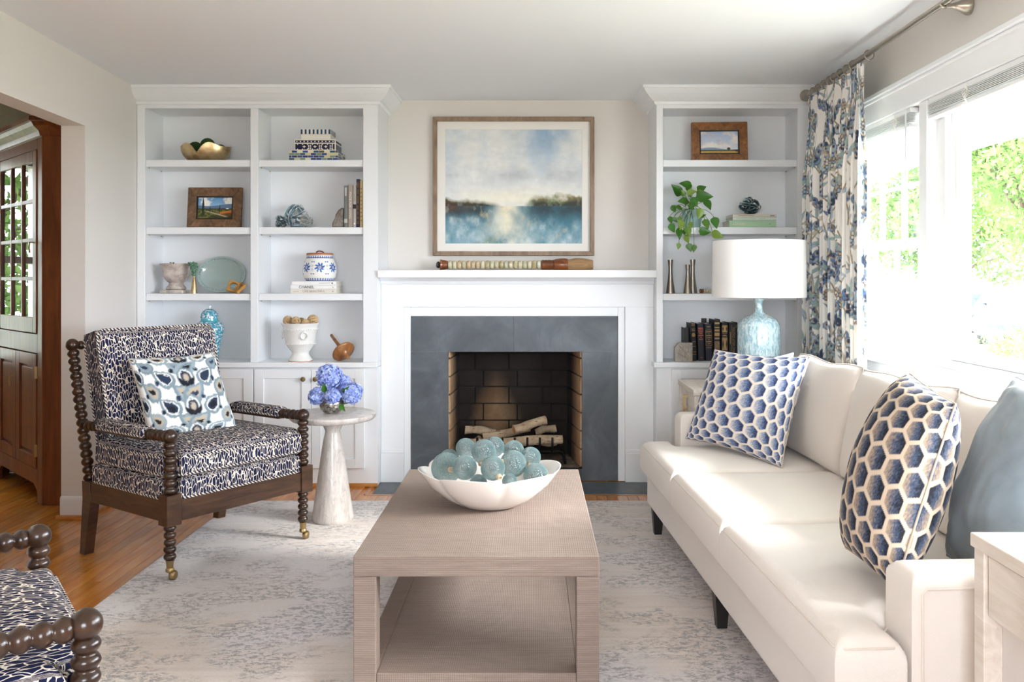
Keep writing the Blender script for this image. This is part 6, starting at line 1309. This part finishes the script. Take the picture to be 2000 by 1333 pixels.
for bx0, by0, tx, ty, dep in ld_:
    Y0 = {0: 5.55, 1: 5.46, 2: 5.385}[dep]+rl.uniform(-.02, .02); a = P(1290+bx0*sc7, 340+by0*sc7, Y0); b = P(1290+tx*sc7, 340+ty*sc7, Y0+rl.uniform(-.03, .01)); d = b-a; L = d.length; yv = d/L; zv = Vector((rl.uniform(-.5, .5), -1, rl.uniform(-.1, .7))); zv = (zv-yv*zv.dot(yv)).normalized(); xv = yv.cross(zv)
    Mx = Matrix((xv, yv, zv)).transposed().to_4x4(); Mx.translation = a; add('leaf', LM, pot, None, inv @ Mx @ Matrix.Diagonal((L*1.3, L*1.06, L, 1)))
    root = px0+Vector((rl.uniform(-.03, .03), rl.uniform(-.03, .01), .10)); lip = px0+Vector(((a.x-px0.x)*.45, -.07, .125 if a.z < px0.z+.1 else .14)); 
    pts = bez(root, lip+Vector((0, 0, .03)), Vector((a.x, a.y, a.z+max(.02, min(.08, (root.z-a.z)*.4)))) if a.z < root.z else (lip+a)/2, a, 9); MB().tube(pts, .0016, 5).build('stem', MT['leaf_stem'], pot, world=True, smooth=True)
for lb, px, py, h_, w_, Y0 in (('tall hammered silver vase at the left of the trio', 1309.5, 512, .213, 9, 5.49), ('shortest hammered silver vase in front of the trio', 1343.5, 522, .182, 8, 5.475), ('tall hammered silver vase at the back right of the trio', 1353, 512, .215, 9.5, 5.535)):
    o = MB().lathe([(.0, 0), (.029, 0), (.0285, .004), (.024, h_*.18), (.0165, h_*.42), (.0125, h_*.68), (.0125, h_*.78), (.0165, h_*.95), (.0172, h_), (.0145, h_), (.011, h_*.8), (0, h_*.75)], 28).build('metal_vase', MT['nickel'], None, smooth=50); o.matrix_basis = Matrix.Translation(on(px, Y0, SH[2])); tag(o, lb, 'vase', 'hammered silver vases')
bs = thing('jade_brush', 'small beaded brush handle lying beside the silver vases', 'brush', on(1385, 5.50, SH[2])); xx0 = X(1366, 5.5)
for k in range(9):
    a = xx0+k*.0135; mt = 'brush_wood' if k < 2 else 'jade_bead'; MB().lathe([(.008, 0), (.0135, .0025), (.0145, .0065), (.0135, .0105), (.008, .013)], 14, align((a, 5.5, SH[2]+.0148), (a+.1, 5.5, SH[2]+.0148))).build('bead', MT[mt], bs, world=True, smooth=40)

# ------------------------------------------------------------------ lamp
lp = thing('table_lamp', 'blue speckled ceramic table lamp with white drum shade', 'lamp', (X(1482, 4.74), 4.74, .7155))
zb_ = .7155; MB().lathe([(0, 0), (.108, 0), (.112, .008), (.1135, .05), (.1145, .20), (.114, .30), (.108, .332), (.094, .355), (.07, .370), (.042, .380), (.026, .392), (.020, .412), (.0185, .435), (.022, .452), (.029, .460), (.029, .467), (.020, .472), (0, .472)], 48).build('base', MT['lamp_glaze'], lp, smooth=50)
MB().lathe([(.012, .471), (.012, .50), (.008, .502), (.008, .60), (0, .60)], 16).build('socket', MT['brass'], lp, smooth=40)
z0, z1 = Zp(581, 4.74)-zb_, Zp(473, 4.74)-zb_+.006
MB().lathe([(.249, z0), (.251, z0+.004), (.246, z1-.004), (.244, z1), (.242, z1-.003), (.246, z0+.004), (.249, z0)], 72, None, 0, False).build('lamp_shade', MT['shade_white'], lp, smooth=50)
m = MB(); 
for k in range(3): a = 2*PI*k/3; m.tube([(0, 0, z1-.03), (.243*math.cos(a), .243*math.sin(a), z1-.012)], .002, 5)
m.tube([(.0, 0, .59), (.0, 0, z1-.02)], .003, 6); m.build('spider', MT['brass'], lp)

# ------------------------------------------------------------------ vase of hydrangeas
vs_ = thing('silver_vase', 'round mercury glass vase on the marble pedestal table', 'vase', (X(648, 4.62), 4.62, .578)); MB().lathe([(.028, 0), (.040, .004), (.058, .022), (.066, .045), (.063, .066), (.052, .082), (.047, .088), (.044, .088), (.048, .080), (.058, .062), (.060, .045), (.05, .022), (0, .012)], 36).build('bowl', MT['mercury_glass'], vs_, smooth=50)
def hydrangea(label, px, py, Y0, r_, n_, seed):
    c = P(px, py, Y0); base = Vector((vs_.location.x, 4.62, .60)); t = thing('hydrangea', label, 'flower', base, 0, 'hydrangeas in the silver vase'); R_ = np.random.default_rng(seed); m = MB()
    for k in range(n_):
        z = 1-2*(k+.5)/n_; a = k*2.39996; d = Vector((math.sqrt(1-z*z)*math.cos(a), math.sqrt(1-z*z)*math.sin(a), z)); p = c+d*r_*R_.uniform(.86, 1.06)*1.0; d = (d+Vector(R_.normal(size=3))*.28).normalized(); u_ = d.orthogonal().normalized(); u_ = Matrix.Rotation(R_.uniform(0, 6.28), 3, d) @ u_; v_ = d.cross(u_); s_ = .0125*R_.uniform(.85, 1.2)
        for q in range(4):
            e = Matrix.Rotation(q*PI/2, 3, d) @ u_; f_ = d.cross(e); m.add([p, p+e*s_*.55+f_*s_*.5+d*s_*.22, p+e*s_*1.15+d*s_*.12, p+e*s_*.55-f_*s_*.5+d*s_*.22], [(0, 1, 2, 3)])
    m.ball(c, r_*.8, 12, 8); h_ = m.build('flower_head', MT['hydrangea_petal'], t, world=True); h_['kind'] = 'stuff'
    MB().tube(bez(base, base+Vector((0, 0, .04)), c-Vector((0, 0, r_*1.3)), c-Vector((0, 0, r_*.6)), 8), .004, 6).build('stem', MT['green_stem'], t, world=True, smooth=True); return t
hy1 = hydrangea('largest pale blue hydrangea head at the top of the vase', 644, 738, 4.63, .068, 170, 1); hydrangea('periwinkle hydrangea head at the right of the vase', 686, 768, 4.60, .055, 130, 2); hydrangea('small blue hydrangea head low at the front centre', 650, 774, 4.55, .036, 70, 3); hydrangea('violet blue hydrangea head at the left of the vase', 619, 774, 4.58, .042, 90, 4); hydrangea('hydrangea head at the back of the vase', 668, 752, 4.70, .05, 100, 5)
for px, py, tx, ty in ((634, 766, 632, 750), (664, 792, 673, 803), (672, 770, 680, 756)):
    a, b = P(px, py, 4.56), P(tx, ty, 4.54); d = b-a; L = max(d.length, .045); yv = d.normalized(); zv = Vector((0, -1, .2)); zv = (zv-yv*zv.dot(yv)).normalized(); xv = yv.cross(zv); Mx = Matrix((xv, yv, zv)).transposed().to_4x4(); Mx.translation = a; add('leaf', LM, hy1, None, wm(hy1).inverted() @ Mx @ Matrix.Scale(L, 4))

# ------------------------------------------------------------------ petal bowl and glass floats
bw = thing('petal_bowl', 'white porcelain petal bowl on the coffee table', 'bowl', (X(957, 3.2), 3.2, .461)); seg = 120; m = MB(); Hb = .128
def petal(r_, z, lob, wav): return [(r_*(1+lob*(abs(math.cos(3*(a-.25)))**.55-.6))*math.cos(a), r_*.94*(1+lob*(abs(math.cos(3*(a-.25)))**.55-.6))*math.sin(a), z+wav*(abs(math.cos(3*(a-.25)))**.6-.5)) for a in [2*PI*k/seg for k in range(seg)]]
prof = [(.0, .002, 0, 0), (.095, 0, .02, 0), (.115, .006, .03, 0), (.165, .035, .07, 0), (.215, .078, .10, .006), (.252, Hb, .11, .018), (.2535, Hb+.004, .11, .018), (.249, Hb+.003, .11, .018), (.208, .080, .10, .006), (.158, .041, .07, 0), (.108, .014, .03, 0), (0, .010, 0, 0)]
vs = [v for pz in prof for v in petal(*pz)]; m.add(vs, [(i*seg+k, i*seg+(k+1) % seg, (i+1)*seg+(k+1) % seg, (i+1)*seg+k) for i in range(len(prof)-1) for k in range(seg)]); m.build('bowl', MT['bowl_porcelain'], bw, smooth=True, clean=True)
fl_me = None; m = MB().ball((0, 0, 0), 1.0, 40, 24); fo = m.build('float_proto', MT['aqua_glass'], None, smooth=True, clean=True); fl_me = fo.data; bpy.data.objects.remove(fo)
kn = MB(); 
for k in range(7): kn.tube([(.16*math.cos(q)*(1+.2*k % .3), .16*math.sin(q), .04*k-.1) for q in np.linspace(0, 2*PI, 12, endpoint=False)], .055, 6, True)
kn.ball((0, 0, 0), .14, 10, 8); ko = kn.build('kp', MT['rope'], None, smooth=True); kn_me = ko.data; bpy.data.objects.remove(ko)
s4 = 490/1593
FL = (((300, 1088, 98, 3.16, 'biggest aqua glass float at the left end of the bowl', (.35, -.9, .1)), (425, 1095, 78, 3.08, 'aqua glass float second from left in the front row', None), (585, 1098, 78, 3.05, 'aqua glass float in the front centre with a rope knot', (.55, -.75, -.55)),
        (738, 1070, 85, 3.14, 'large aqua glass float right of the front centre', (-.9, -.6, .3)), (850, 1128, 80, 3.12, 'aqua glass float at the right rim of the bowl', (.95, -.35, 0)), (832, 1020, 66, 3.26, 'aqua glass float at the far right of the pile', (-.1, -.85, -.65)), (722, 978, 66, 3.32, 'aqua glass float at the back right of the pile', None),
        (605, 955, 66, 3.30, 'topmost aqua glass float at the back centre', None), (535, 985, 78, 3.16, 'aqua glass float on top near the middle with a knot below', (-.15, -.6, -.8)), (420, 960, 62, 3.27, 'aqua glass float at the back left of the pile', None), (318, 1030, 62, 3.30, 'aqua glass float mostly hidden at the far left', None), (500, 1165, 55, 3.06, 'aqua glass float sunk low at the front left', None), (700, 1172, 48, 3.04, 'small aqua glass float sunk low at the front right', None)))
FC = [[P(780+a*s4, 580+b*s4, y_), r_*s4*y_/F] for a, b, r_, y_, _, _ in FL]
for _ in range(60):                              # let neighbouring floats just touch
    for p in range(len(FC)):
        for q in range(p):
            d = FC[p][0]-FC[q][0]; gap = FC[p][1]+FC[q][1]+.0005-d.length
            if gap > 0: d = d.normalized()*gap*.5; FC[p][0] = FC[p][0]+d; FC[q][0] = FC[q][0]-d
for k, (zx, zy, zr, Y0, lb, kd) in enumerate(FL):
    c, r_ = FC[k]; o = add('glass_float', fl_me, None, None, Matrix.Translation(c) @ Euler((k, k*1.7, k*.6)).to_matrix().to_4x4() @ Matrix.Scale(r_, 4)); tag(o, lb, 'glass float', 'aqua glass floats in the white bowl')
    if kd:
        d = Vector(kd).normalized(); q = d.to_track_quat('Z', 'Y').to_matrix().to_4x4(); Mk = Matrix.Translation(c+d*r_*1.02) @ q @ Matrix.Scale(.048, 4); add('rope_knot', kn_me, o, None, o.matrix_basis.inverted() @ Mk)
